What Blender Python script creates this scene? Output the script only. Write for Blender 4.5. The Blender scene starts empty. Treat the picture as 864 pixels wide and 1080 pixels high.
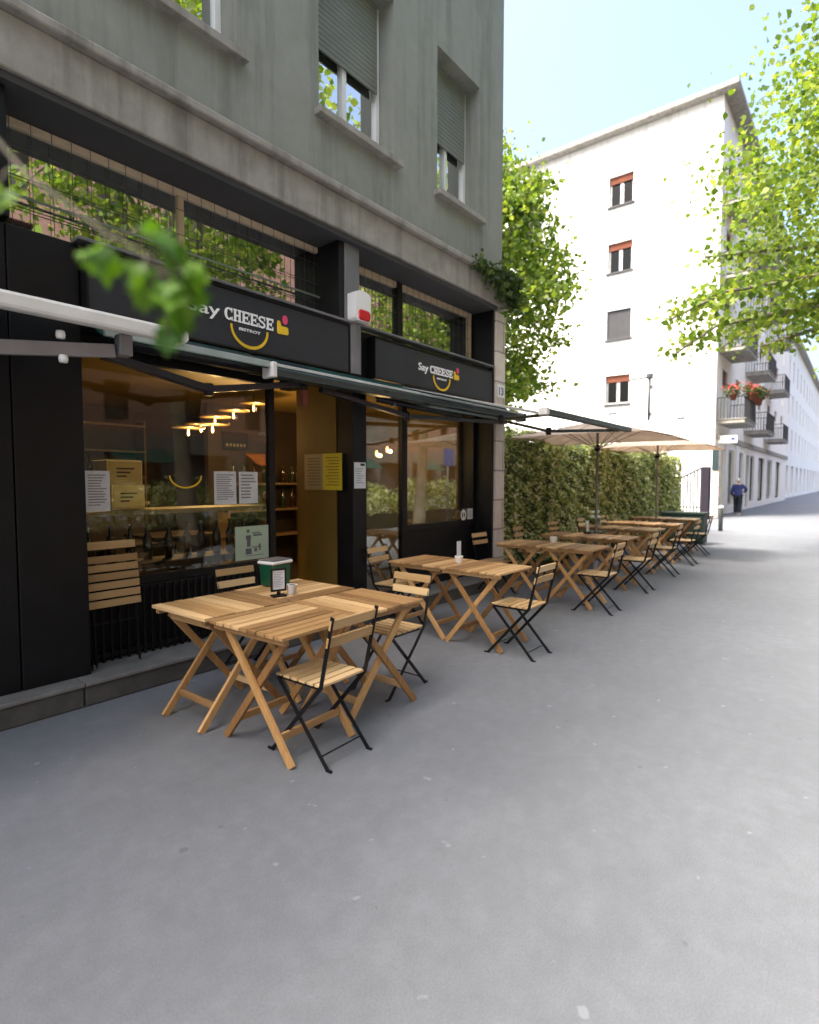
import bpy, bmesh, math, random
import numpy as np
from mathutils import Vector, Matrix
R = math.radians
rnd = random.Random(7)
C = bpy.context.scene.collection
scene = bpy.context.scene

# ------------------------------------------------------------------ helpers
class MB:
    def __init__(s): s.v = []; s.f = []
    def add(s, vs, fs):
        o = len(s.v); s.v += [tuple(v) for v in vs]; s.f += [tuple(i + o for i in f) for f in fs]; return s
    def box(s, x0, x1, y0, y1, z0, z1):
        return s.add([(x0,y0,z0),(x1,y0,z0),(x1,y1,z0),(x0,y1,z0),(x0,y0,z1),(x1,y0,z1),(x1,y1,z1),(x0,y1,z1)],
                     [(0,3,2,1),(4,5,6,7),(0,1,5,4),(1,2,6,5),(2,3,7,6),(3,0,4,7)])
    def bar(s, p, q, w, h, side=(1,0,0)):
        """square section bar p->q, w along 'side', h across"""
        p = Vector(p); q = Vector(q); d = (q - p).normalized()
        sd = Vector(side); sd = (sd - d * sd.dot(d)).normalized(); up = d.cross(sd)
        a = sd * w / 2; b = up * h / 2
        vs = [p-a-b, p+a-b, p+a+b, p-a+b, q-a-b, q+a-b, q+a+b, q-a+b]
        return s.add(vs, [(0,3,2,1),(4,5,6,7),(0,1,5,4),(1,2,6,5),(2,3,7,6),(3,0,4,7)])
    def tube(s, pts, rads, n=8):
        pts = [Vector(p) for p in pts]
        if not isinstance(rads, (list, tuple)): rads = [rads] * len(pts)
        rings = []; prev = None
        for i, p in enumerate(pts):
            d = (pts[min(i+1, len(pts)-1)] - pts[max(i-1, 0)]).normalized()
            if prev is None:
                a = Vector((0,0,1)) if abs(d.z) < .9 else Vector((1,0,0))
                a = (a - d * a.dot(d)).normalized()
            else: a = (prev - d * prev.dot(d)).normalized()
            prev = a; b = d.cross(a)
            rings.append([p + (a*math.cos(2*math.pi*k/n) + b*math.sin(2*math.pi*k/n)) * rads[i] for k in range(n)])
        vs = [v for r in rings for v in r]; fs = []
        for i in range(len(pts)-1):
            for k in range(n):
                fs.append((i*n+k, i*n+(k+1) % n, (i+1)*n+(k+1) % n, (i+1)*n+k))
        fs.append(tuple(range(n-1, -1, -1))); fs.append(tuple((len(pts)-1)*n + k for k in range(n)))
        return s.add(vs, fs)
    def lathe(s, prof, c=(0,0,0), n=20):
        """prof = [(r,z)...] revolved round z"""
        vs = []; fs = []
        for r, z in prof:
            for k in range(n):
                t = 2*math.pi*k/n; vs.append((c[0]+r*math.cos(t), c[1]+r*math.sin(t), c[2]+z))
        for i in range(len(prof)-1):
            for k in range(n):
                fs.append((i*n+k, i*n+(k+1) % n, (i+1)*n+(k+1) % n, (i+1)*n+k))
        fs.append(tuple(range(n-1, -1, -1))); fs.append(tuple((len(prof)-1)*n+k for k in range(n)))
        return s.add(vs, fs)
    def prism(s, outline, y0, y1):
        """outline in (x,z), extruded along y from y0 (front) to y1"""
        n = len(outline)
        vs = [(x, y0, z) for x, z in outline] + [(x, y1, z) for x, z in outline]
        fs = [tuple(range(n)), tuple(range(2*n-1, n-1, -1))]
        fs += [(i, i+n, (i+1) % n + n, (i+1) % n) for i in range(n)]
        return s.add(vs, fs)
    def build(s, name, mat, parent=None, smooth=False, bevel=0, loc=None):
        me = bpy.data.meshes.new(name); me.from_pydata(s.v, [], s.f); me.update()
        bm = bmesh.new(); bm.from_mesh(me); bmesh.ops.recalc_face_normals(bm, faces=bm.faces); bm.to_mesh(me); bm.free()
        o = bpy.data.objects.new(name, me); C.objects.link(o)
        if mat: me.materials.append(mat)
        if smooth:
            for p in me.polygons: p.use_smooth = True
        if bevel:
            m = o.modifiers.new('bevel', 'BEVEL'); m.width = bevel; m.segments = 2; m.limit_method = 'ANGLE'; m.angle_limit = R(40)
        if parent:
            o.parent = parent
        if loc: o.location = loc
        return o

def tag(o, label=None, cat=None, group=None, kind=None):
    if label: o['label'] = label
    if cat: o['category'] = cat
    if group: o['group'] = group
    if kind: o['kind'] = kind
    return o
def empty(name, loc, rz=0, label=None, cat=None, group=None):
    o = bpy.data.objects.new(name, None); C.objects.link(o); o.location = loc; o.rotation_euler = (0, 0, rz)
    o.empty_display_size = .2
    return tag(o, label, cat, group)
def W(root):
    """offset that lets a child of an un-rotated root keep world coordinates"""
    return tuple(-v for v in root.location)
def dup(o, parent=None):
    c = o.copy(); C.objects.link(c); c.parent = parent
    for ch in list(o.children): dup(ch, c)
    return c
def holes_wall(mb, a0, a1, z0, z1, t0, t1, holes, axis='x'):
    """a slab with rectangular holes, axis 'x' = runs along x with thickness t in y, 'y' the other way"""
    us = sorted({a0, a1, *[h[0] for h in holes], *[h[1] for h in holes]}); us = [u for u in us if a0 <= u <= a1]
    for u0, u1 in zip(us[:-1], us[1:]):
        cuts = sorted([(h[2], h[3]) for h in holes if h[0] <= u0 + 1e-6 and h[1] >= u1 - 1e-6])
        z = z0
        for c0, c1 in cuts + [(z1, z1)]:
            if c0 > z + 1e-6:
                if axis == 'x': mb.box(u0, u1, t0, t1, z, c0)
                else: mb.box(t0, t1, u0, u1, z, c0)
            z = max(z, c1)
    return mb

# ------------------------------------------------------------------ materials
def nt(name):
    m = bpy.data.materials.new(name); m.use_nodes = True; t = m.node_tree; t.nodes.clear()
    out = t.nodes.new('ShaderNodeOutputMaterial'); return m, t, out
def N(t, typ, **kw):
    n = t.nodes.new(typ)
    for k, v in kw.items(): setattr(n, k, v)
    return n
def L(t, a, b): t.links.new(a, b)
def ramp(t, fac, stops):
    r = N(t, 'ShaderNodeValToRGB'); L(t, fac, r.inputs[0]); e = r.color_ramp.elements
    while len(e) > 1: e.remove(e[-1])
    e[0].position = stops[0][0]; e[0].color = (*stops[0][1], 1)
    for p, c in stops[1:]:
        x = e.new(p); x.color = (*c, 1)
    return r.outputs[0]
def paint(name, col, rough=.5, metal=0, var=.15, scale=3, bump=.0, bscale=60, spec=.5, dirt=0):
    m, t, out = nt(name); b = N(t, 'ShaderNodeBsdfPrincipled'); L(t, b.outputs[0], out.inputs[0])
    tc = N(t, 'ShaderNodeTexCoord'); n = N(t, 'ShaderNodeTexNoise'); n.inputs['Scale'].default_value = scale; n.inputs['Detail'].default_value = 6
    L(t, tc.outputs['Object'], n.inputs['Vector'])
    lo = tuple(c*(1-var) for c in col); hi = tuple(min(1, c*(1+var)) for c in col)
    L(t, ramp(t, n.outputs[0], [(.3, lo), (.7, hi)]), b.inputs['Base Color'])
    rr = N(t, 'ShaderNodeMapRange'); L(t, n.outputs[0], rr.inputs[0]); rr.inputs[3].default_value = max(0, rough-.12); rr.inputs[4].default_value = min(1, rough+.12)
    L(t, rr.outputs[0], b.inputs['Roughness'])
    b.inputs['Metallic'].default_value = metal; b.inputs['Specular IOR Level'].default_value = spec
    if bump:
        n2 = N(t, 'ShaderNodeTexNoise'); n2.inputs['Scale'].default_value = bscale; n2.inputs['Detail'].default_value = 4
        L(t, tc.outputs['Object'], n2.inputs['Vector'])
        bp = N(t, 'ShaderNodeBump'); bp.inputs['Strength'].default_value = bump; bp.inputs['Distance'].default_value = .01
        L(t, n2.outputs[0], bp.inputs['Height']); L(t, bp.outputs[0], b.inputs['Normal'])
    return m
def wood(name, cols, axis=0, rough=.5, grain=1.0):
    m, t, out = nt(name); b = N(t, 'ShaderNodeBsdfPrincipled'); L(t, b.outputs[0], out.inputs[0])
    tc = N(t, 'ShaderNodeTexCoord'); mp = N(t, 'ShaderNodeMapping'); sc = [38, 38, 38]; sc[axis] = 1.6
    mp.inputs['Scale'].default_value = sc
    geo = N(t, 'ShaderNodeNewGeometry'); oi = N(t, 'ShaderNodeObjectInfo')
    L(t, tc.outputs['Object'], mp.inputs[0])
    ad = N(t, 'ShaderNodeVectorMath', operation='ADD'); mu = N(t, 'ShaderNodeMath', operation='MULTIPLY'); mu.inputs[1].default_value = 37
    s2 = N(t, 'ShaderNodeMath', operation='ADD'); L(t, geo.outputs['Random Per Island'], s2.inputs[0]); L(t, oi.outputs['Random'], s2.inputs[1]); L(t, s2.outputs[0], mu.inputs[0])
    L(t, mp.outputs[0], ad.inputs[0]); L(t, mu.outputs[0], ad.inputs[1])
    n = N(t, 'ShaderNodeTexNoise'); n.inputs['Scale'].default_value = 1; n.inputs['Detail'].default_value = 5; n.inputs['Roughness'].default_value = .6
    L(t, ad.outputs[0], n.inputs['Vector'])
    fr = N(t, 'ShaderNodeMath', operation='FRACT'); m3 = N(t, 'ShaderNodeMath', operation='MULTIPLY'); m3.inputs[1].default_value = 7.31
    L(t, s2.outputs[0], m3.inputs[0]); L(t, m3.outputs[0], fr.inputs[0])
    mx = N(t, 'ShaderNodeMix'); mx.inputs[0].default_value = .55; L(t, n.outputs[0], mx.inputs[2]); L(t, fr.outputs[0], mx.inputs[3])
    L(t, ramp(t, mx.outputs[0], [(.2, cols[0]), (.5, cols[1]), (.8, cols[2])]), b.inputs['Base Color'])
    b.inputs['Roughness'].default_value = rough; b.inputs['Specular IOR Level'].default_value = .35
    bp = N(t, 'ShaderNodeBump'); bp.inputs['Strength'].default_value = .25 * grain; bp.inputs['Distance'].default_value = .003
    L(t, n.outputs[0], bp.inputs['Height']); L(t, bp.outputs[0], b.inputs['Normal'])
    return m
def leafmat(name, cols, trans=.4, rough=.5):
    m, t, out = nt(name); b = N(t, 'ShaderNodeBsdfPrincipled'); b.inputs['Roughness'].default_value = rough; b.inputs['Specular IOR Level'].default_value = .35
    geo = N(t, 'ShaderNodeNewGeometry')
    c = ramp(t, geo.outputs['Random Per Island'], [(i/(len(cols)-1), k) for i, k in enumerate(cols)])
    L(t, c, b.inputs['Base Color']); tr = N(t, 'ShaderNodeBsdfTranslucent')
    g = N(t, 'ShaderNodeMix', data_type='RGBA', blend_type='MULTIPLY'); g.inputs[0].default_value = 1
    L(t, c, g.inputs[6]); g.inputs[7].default_value = (1.5, 1.35, .5, 1); L(t, g.outputs[2], tr.inputs[0])
    mx = N(t, 'ShaderNodeMixShader'); mx.inputs[0].default_value = trans; L(t, b.outputs[0], mx.inputs[1]); L(t, tr.outputs[0], mx.inputs[2]); L(t, mx.outputs[0], out.inputs[0])
    return m
def glass(name, tint=(.9, .93, .92), refl=1.0, lo=.035):
    m, t, out = nt(name); tr = N(t, 'ShaderNodeBsdfTransparent'); tr.inputs[0].default_value = (*tint, 1)
    gl = N(t, 'ShaderNodeBsdfGlossy'); gl.inputs['Roughness'].default_value = .01; gl.inputs[0].default_value = (.95, .97, .97, 1)
    fr = N(t, 'ShaderNodeFresnel'); fr.inputs[0].default_value = 1.52
    mm = N(t, 'ShaderNodeMath', operation='MULTIPLY'); mm.inputs[1].default_value = refl; mm.use_clamp = True
    L(t, fr.outputs[0], mm.inputs[0]); ad = N(t, 'ShaderNodeMath', operation='ADD'); ad.inputs[1].default_value = lo; ad.use_clamp = True; L(t, mm.outputs[0], ad.inputs[0])
    tc = N(t, 'ShaderNodeTexCoord'); n = N(t, 'ShaderNodeTexNoise'); n.inputs['Scale'].default_value = 1.2; L(t, tc.outputs['Object'], n.inputs['Vector'])
    bp = N(t, 'ShaderNodeBump'); bp.inputs['Strength'].default_value = .02; bp.inputs['Distance'].default_value = .02; L(t, n.outputs[0], bp.inputs['Height']); L(t, bp.outputs[0], gl.inputs['Normal'])
    mx = N(t, 'ShaderNodeMixShader'); L(t, ad.outputs[0], mx.inputs[0]); L(t, tr.outputs[0], mx.inputs[1]); L(t, gl.outputs[0], mx.inputs[2]); L(t, mx.outputs[0], out.inputs[0])
    return m
def emit(name, col, s):
    m, t, out = nt(name); e = N(t, 'ShaderNodeEmission'); e.inputs[0].default_value = (*col, 1); e.inputs[1].default_value = s; L(t, e.outputs[0], out.inputs[0]); return m
def fabric(name, col, trans=.3):
    m, t, out = nt(name); b = N(t, 'ShaderNodeBsdfPrincipled'); b.inputs['Roughness'].default_value = .9; b.inputs['Specular IOR Level'].default_value = .15
    tc = N(t, 'ShaderNodeTexCoord'); n = N(t, 'ShaderNodeTexNoise'); n.inputs['Scale'].default_value = 4; n.inputs['Detail'].default_value = 8; L(t, tc.outputs['Object'], n.inputs['Vector'])
    c = ramp(t, n.outputs[0], [(.3, tuple(x*.85 for x in col)), (.7, tuple(min(1, x*1.1) for x in col))]); L(t, c, b.inputs['Base Color'])
    tr = N(t, 'ShaderNodeBsdfTranslucent'); L(t, c, tr.inputs[0])
    mx = N(t, 'ShaderNodeMixShader'); mx.inputs[0].default_value = trans; L(t, b.outputs[0], mx.inputs[1]); L(t, tr.outputs[0], mx.inputs[2]); L(t, mx.outputs[0], out.inputs[0]); return m
def asphalt(name, c0, c1, c2):
    m, t, out = nt(name); b = N(t, 'ShaderNodeBsdfPrincipled'); L(t, b.outputs[0], out.inputs[0])
    tc = N(t, 'ShaderNodeTexCoord')
    def noise(s, d=6, r=.55):
        n = N(t, 'ShaderNodeTexNoise'); n.inputs['Scale'].default_value = s; n.inputs['Detail'].default_value = d; n.inputs['Roughness'].default_value = r; L(t, tc.outputs['Object'], n.inputs['Vector']); return n.outputs[0]
    big = noise(.55, 7, .6); fine = noise(170, 4, .7); mid = noise(9, 8, .7); spots = noise(11, 2, .4)
    mx = N(t, 'ShaderNodeMix'); mx.inputs[0].default_value = .45; L(t, big, mx.inputs[2]); L(t, mid, mx.inputs[3])
    col = ramp(t, mx.outputs[0], [(.3, c0), (.5, c1), (.68, c2)])
    # speckle of the aggregate
    m2 = N(t, 'ShaderNodeMix', data_type='RGBA', blend_type='OVERLAY'); m2.inputs[0].default_value = .42; L(t, col, m2.inputs[6])
    L(t, ramp(t, fine, [(.35, (.3, .3, .3)), (.65, (.7, .7, .7))]), m2.inputs[7])
    # pale gum and paint spots, dark drips
    m4 = N(t, 'ShaderNodeMix', data_type='RGBA'); L(t, ramp(t, spots, [(.0, (0, 0, 0)), (.725, (0, 0, 0)), (.75, (.4, .4, .4))]), m4.inputs[0]); L(t, m2.outputs[2], m4.inputs[6]); m4.inputs[7].default_value = (c2[0]*1.6, c2[1]*1.6, c2[2]*1.6, 1)
    m5 = N(t, 'ShaderNodeMix', data_type='RGBA'); L(t, ramp(t, spots, [(.0, (.6, .6, .6)), (.22, (.5, .5, .5)), (.26, (0, 0, 0))]), m5.inputs[0]); L(t, m4.outputs[2], m5.inputs[6]); m5.inputs[7].default_value = (c0[0]*.6, c0[1]*.6, c0[2]*.6, 1)
    # fine cracks
    vo = N(t, 'ShaderNodeTexVoronoi', feature='DISTANCE_TO_EDGE'); vo.inputs['Scale'].default_value = .32
    wv = N(t, 'ShaderNodeVectorMath', operation='ADD'); nn = N(t, 'ShaderNodeTexNoise'); nn.inputs['Scale'].default_value = 1.3; nn.inputs['Detail'].default_value = 6; L(t, tc.outputs['Object'], nn.inputs['Vector'])
    L(t, tc.outputs['Object'], wv.inputs[0]); L(t, nn.outputs['Color'], wv.inputs[1]); L(t, wv.outputs[0], vo.inputs['Vector'])
    m6 = N(t, 'ShaderNodeMix', data_type='RGBA'); L(t, ramp(t, vo.outputs['Distance'], [(.0, (.07, .07, .07)), (.001, (.04, .04, .04)), (.0025, (0, 0, 0))]), m6.inputs[0]); L(t, m5.outputs[2], m6.inputs[6]); m6.inputs[7].default_value = (c0[0]*.55, c0[1]*.55, c0[2]*.55, 1)
    L(t, m6.outputs[2], b.inputs['Base Color']); b.inputs['Roughness'].default_value = .78; b.inputs['Specular IOR Level'].default_value = .35
    bp = N(t, 'ShaderNodeBump'); bp.inputs['Strength'].default_value = .2; bp.inputs['Distance'].default_value = .003; L(t, fine, bp.inputs['Height']); L(t, bp.outputs[0], b.inputs['Normal'])
    return m
def stone(name, c0, c1, rough=.8, course=None, streak=0):
    m, t, out = nt(name); b = N(t, 'ShaderNodeBsdfPrincipled'); L(t, b.outputs[0], out.inputs[0])
    tc = N(t, 'ShaderNodeTexCoord'); n = N(t, 'ShaderNodeTexNoise'); n.inputs['Scale'].default_value = 5; n.inputs['Detail'].default_value = 9; n.inputs['Roughness'].default_value = .65
    L(t, tc.outputs['Object'], n.inputs['Vector']); c = ramp(t, n.outputs[0], [(.3, c0), (.7, c1)])
    b.inputs['Roughness'].default_value = rough; h = n.outputs[0]
    if streak:
        mp = N(t, 'ShaderNodeMapping'); mp.inputs['Scale'].default_value = (3.2, 3.2, .22); L(t, tc.outputs['Object'], mp.inputs[0])
        ns = N(t, 'ShaderNodeTexNoise'); ns.inputs['Scale'].default_value = 1.4; ns.inputs['Detail'].default_value = 7; ns.inputs['Roughness'].default_value = .7; L(t, mp.outputs[0], ns.inputs['Vector'])
        g2 = N(t, 'ShaderNodeMix', data_type='RGBA', blend_type='MULTIPLY'); g2.inputs[0].default_value = streak; L(t, c, g2.inputs[6]); L(t, ramp(t, ns.outputs[0], [(.36, (.42, .42, .40)), (.52, (1, 1, 1))]), g2.inputs[7]); c = g2.outputs[2]
    if course:
        br = N(t, 'ShaderNodeTexBrick'); br.inputs['Scale'].default_value = 1; br.inputs['Mortar Size'].default_value = course[2]; br.inputs['Brick Width'].default_value = course[0]; br.inputs['Row Height'].default_value = course[1]; br.offset = .5
        sp = N(t, 'ShaderNodeSeparateXYZ'); cb = N(t, 'ShaderNodeCombineXYZ'); L(t, tc.outputs['Object'], sp.inputs[0])
        s = N(t, 'ShaderNodeMath', operation='ADD'); L(t, sp.outputs[0], s.inputs[0]); L(t, sp.outputs[1], s.inputs[1]); L(t, s.outputs[0], cb.inputs[0]); L(t, sp.outputs[2], cb.inputs[1]); L(t, cb.outputs[0], br.inputs['Vector'])
        br.inputs['Color1'].default_value = (1, 1, 1, 1); br.inputs['Color2'].default_value = (.86, .86, .86, 1); br.inputs['Mortar'].default_value = (.45, .43, .42, 1)
        g = N(t, 'ShaderNodeMix', data_type='RGBA', blend_type='MULTIPLY'); g.inputs[0].default_value = 1; L(t, c, g.inputs[6]); L(t, br.outputs[0], g.inputs[7]); c = g.outputs[2]
    L(t, c, b.inputs['Base Color'])
    bp = N(t, 'ShaderNodeBump'); bp.inputs['Strength'].default_value = .3; bp.inputs['Distance'].default_value = .01; L(t, h, bp.inputs['Height']); L(t, bp.outputs[0], b.inputs['Normal'])
    return m

M = {}
M['black'] = paint('black_paint', (.0045, .005, .0065), .45, var=.4, scale=5, bump=.06, bscale=30, spec=.28)
M['blackmetal'] = paint('black_metal', (.006, .006, .007), .4, var=.3, scale=20, spec=.3)
M['charcoal'] = paint('sign_charcoal', (.028, .032, .039), .42, var=.12, scale=2.5, spec=.35)
M['soffit'] = paint('dark_soffit', (.05, .05, .055), .7)
M['greycap'] = paint('grey_sheet_metal', (.17, .17, .18), .4, metal=.3, var=.2)
M['awn_green'] = fabric('awning_dark_green', (.010, .045, .038), .1)
M['awn_bar'] = paint('awning_bar_green_grey', (.045, .062, .062), .33, metal=.45, var=.15)
M['awn_top'] = paint('awning_bar_pale_edge', (.55, .6, .6), .35, metal=.3)
M['alu'] = paint('white_aluminium', (.70, .70, .68), .35, var=.08, scale=8)
M['greyarm'] = paint('grey_arm', (.22, .215, .225), .4, metal=.3)
M['armblack'] = paint('arm_blue_black', (.018, .019, .026), .35, metal=.3)
M['valance'] = fabric('pale_valance', (.48, .56, .54), .35)
M['white_fab'] = fabric('white_awning_cloth', (.8, .8, .78), .45)
M['beige'] = fabric('beige_parasol_cloth', (.74, .63, .53), .5)
M['acacia'] = wood('acacia_boards', [(.22, .115, .045), (.45, .265, .11), (.74, .50, .25)], 0)
M['acacia_leg'] = wood('acacia_legs', [(.24, .12, .042), (.43, .235, .085), (.62, .37, .155)], 2)
M['chairwood'] = wood('chair_slat_wood', [(.38, .235, .10), (.56, .375, .175), (.70, .50, .26)], 0)
M['shadewood'] = wood('shaded_slat_wood', [(.20, .115, .045), (.34, .21, .09), (.48, .32, .15)], 0)  # darker slat wood, shade on the folded chair put into its colour
M['tanframe'] = wood('tan_window_frame', [(.46, .36, .23), (.54, .43, .29), (.62, .50, .35)], 2)
M['shelfwood'] = wood('shelf_wood', [(.18, .12, .05), (.26, .18, .08), (.34, .24, .11)], 0)
M['crate'] = wood('crate_wood', [(.45, .31, .11), (.58, .42, .17), (.70, .53, .25)], 0)
M['asphalt'] = asphalt('pavement_asphalt', (.130, .142, .158), (.160, .172, .190), (.198, .211, .232))
M['road'] = asphalt('road_asphalt', (.045, .045, .047), (.06, .06, .062), (.08, .08, .08))
M['earth'] = paint('earth', (.12, .11, .08), .9)
M['kerb'] = stone('kerb_stone', (.22, .21, .2), (.32, .31, .3))
M['step'] = stone('step_stone', (.055, .052, .046), (.11, .105, .095), .75)
M['steptop'] = stone('step_tread', (.15, .145, .14), (.23, .225, .22), .7)
M['travertine'] = stone('pale_stone_pier', (.58, .50, .44), (.72, .65, .58), .7, (.9, .42, .012))
M['band'] = stone('stone_band', (.25, .235, .21), (.36, .34, .31), .8, streak=.6)
M['render'] = stone('sage_render', (.235, .245, .215), (.275, .285, .255), .9, streak=.45)
M['whitewall'] = stone('white_render', (.76, .76, .745), (.83, .83, .815), .9, streak=.25)
M['cream'] = stone('cream_render', (.78, .76, .70), (.86, .84, .79), .9)
M['brick'] = stone('brick_facade', (.16, .085, .065), (.22, .13, .10), .85, (.26, .075, .008))
M['ochre'] = paint('ochre_wall', (.13, .085, .02), .6, var=.12, scale=2, spec=.2)
M['ochreceil'] = paint('ochre_ceiling', (.28, .19, .045), .6, var=.1, scale=1)
M['darkwall'] = paint('dark_brown_wall', (.035, .022, .012), .6, var=.3)
M['darkfloor'] = paint('dark_floor', (.05, .042, .035), .4)
M['glass'] = glass('window_glass', (.90, .92, .89), .62, .0)
M['glassup'] = glass('upper_window_glass', (.75, .8, .75), 1.9, .55)
M['glassdark'] = glass('dim_window_glass', (.25, .3, .3), .35, .0)
M['mesh'] = paint('wire_mesh', (.06, .055, .05), .5)
M['white'] = paint('white_enamel', (.78, .78, .77), .35, var=.05)
M['red'] = paint('red_lens', (.55, .012, .02), .2, var=.1)
M['paper'] = paint('paper_white', (.62, .65, .70), .7, var=.08, scale=14)
M['ink'] = paint('ink', (.12, .13, .14), .8)
M['postergreen'] = paint('poster_pale_green', (.40, .50, .38), .7, var=.08)
M['yellow'] = paint('yellow_sheet', (.50, .40, .015), .6, var=.08)
M['reflchalk'] = paint('grey_reflection_chalk', (.26, .22, .12), .6, var=.1)  # painted reflection on the menu sheet, also the chalk lettering
M['signwhite'] = paint('lettering_white', (.88, .88, .88), .5, var=.04)
M['signyellow'] = paint('lettering_yellow', (.80, .52, .02), .5, var=.04)
M['signpink'] = paint('lettering_pink', (.70, .06, .16), .5, var=.04)
M['bucket'] = paint('dark_green_tin', (.006, .085, .04), .35, var=.15)
M['ceramic'] = paint('white_ceramic', (.78, .77, .74), .25, var=.05)
M['pebble'] = paint('grey_pebbles', (.16, .165, .16), .8, var=.4, scale=120, bump=.8, bscale=120)
M['bulb'] = emit('bulb_glow', (1, .52, .16), 4)
M['uplight'] = emit('uplight_glow', (1, .62, .12), 14)
M['bottle'] = paint('bottle_green_glass', (.02, .035, .015), .12, spec=.8)
M['bottlered'] = paint('bottle_amber_glass', (.035, .012, .006), .12, spec=.8)
M['steel'] = paint('galvanised_steel', (.42, .42, .41), .42, metal=.6, var=.15)
M['polegrey'] = paint('parasol_pole', (.16, .14, .125), .42, metal=.3)
M['ribtan'] = paint('rib_tan', (.30, .25, .20), .5)
M['railgrey'] = paint('rail_grey_green', (.20, .25, .21), .5)
M['polefoot'] = paint('concrete_foot', (.36, .35, .34), .8)
M['leaf_hedge'] = leafmat('hedge_leaf', [(.08, .14, .045), (.22, .32, .11), (.36, .44, .18), (.52, .57, .29), (.70, .72, .50), (.84, .84, .74)], .38)
M['hedge_in'] = paint('hedge_twigs', (.10, .13, .05), .9, var=.4, scale=20)
M['leaf_tree'] = leafmat('plane_leaf', [(.06, .12, .02), (.12, .21, .035), (.19, .28, .055), (.30, .37, .10)], .55)
M['leaf_ivy'] = leafmat('ivy_leaf', [(.02, .05, .012), (.05, .09, .02), (.12, .16, .05)], .3)
M['bark'] = stone('plane_bark', (.10, .085, .06), (.24, .22, .17), .9)
M['shutter'] = paint('grey_roller_shutter', (.065, .065, .07), .7, spec=.2)
M['shuttersage'] = paint('sage_roller_shutter', (.17, .18, .155), .6)
M['terracotta'] = paint('terracotta', (.17, .06, .036), .85, spec=.2)
M['flower'] = leafmat('red_petals', [(.38, .03, .035), (.5, .07, .07), (.45, .09, .11)], .3)
M['greenpaint'] = paint('dark_green_paint', (.010, .026, .021), .55, spec=.3)
M['mint'] = paint('mint_paint', (.42, .55, .47), .4)
M['iron'] = paint('wrought_iron', (.03, .03, .035), .5)
M['purplepost'] = paint('dark_gate_post', (.018, .015, .024), .7, spec=.2)
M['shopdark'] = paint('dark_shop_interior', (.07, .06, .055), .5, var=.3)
M['orangecloth'] = fabric('orange_awning_cloth', (.62, .16, .03), .3)
M['tilebrown'] = paint('roof_tile', (.3, .15, .09), .8)
M['blue'] = paint('blue_mark', (.03, .06, .2), .4)
M['bluesign'] = paint('blue_sign', (.01, .10, .45), .4)
M['teal'] = paint('teal_sign', (.02, .04, .045), .4)
M['darksteel'] = paint('dark_steel', (.10, .105, .10), .5, metal=.2)

# ------------------------------------------------------------------ leaves
def leafcloud(name, mat, pts, size, seed=1, parent=None, loc=None, out=None, fold=.25, aspect=.62, lobed=False, face=None):
    rng = np.random.default_rng(seed); pts = np.asarray(pts, float); n = len(pts)
    d = rng.normal(size=(n, 3)); d[:, 2] -= .35
    if out is not None: d = d*.75 + out*.9
    d /= np.linalg.norm(d, axis=1)[:, None]
    h = rng.normal(size=(n, 3)); h -= d*(h*d).sum(1)[:, None]; h /= np.linalg.norm(h, axis=1)[:, None]
    if face is not None:
        u0 = face + rng.normal(size=(n, 3))*.55; u0 /= np.linalg.norm(u0, axis=1)[:, None]
        d -= u0*(d*u0).sum(1)[:, None]; d /= np.linalg.norm(d, axis=1)[:, None]; h = np.cross(d, u0)
    u = np.cross(d, h); s = (size*rng.uniform(.6, 1.35, n))[:, None]
    if lobed:
        prof = [(0, 0), (.28, .12), (.5, .05), (.42, .34), (.62, .55), (.3, .56), (.22, .74), (0, 1.0), (-.22, .74), (-.3, .56), (-.62, .55), (-.42, .34), (-.5, .05), (-.28, .12)]
    else:
        prof = [(0, 0), (.36, .28), (.42, .55), (0, 1.0), (-.42, .55), (-.36, .28)]
    k = len(prof); V = np.zeros((n, k, 3))
    for i, (a, b) in enumerate(prof):
        V[:, i] = pts + s*(h*(a*aspect*1.5) + d*(b-.4) + u*(abs(a)*fold - .22*b*b))
    me = bpy.data.meshes.new(name); me.vertices.add(n*k); me.vertices.foreach_set('co', V.reshape(-1))
    me.loops.add(n*k); me.loops.foreach_set('vertex_index', np.arange(n*k, dtype=np.int32))
    me.polygons.add(n); me.polygons.foreach_set('loop_start', np.arange(0, n*k, k, dtype=np.int32)); me.polygons.foreach_set('loop_total', np.full(n, k, dtype=np.int32))
    me.update(calc_edges=True); me.validate()
    me.materials.append(mat); o = bpy.data.objects.new(name, me); C.objects.link(o)
    if parent: o.parent = parent
    if loc: o.location = loc
    return o

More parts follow.
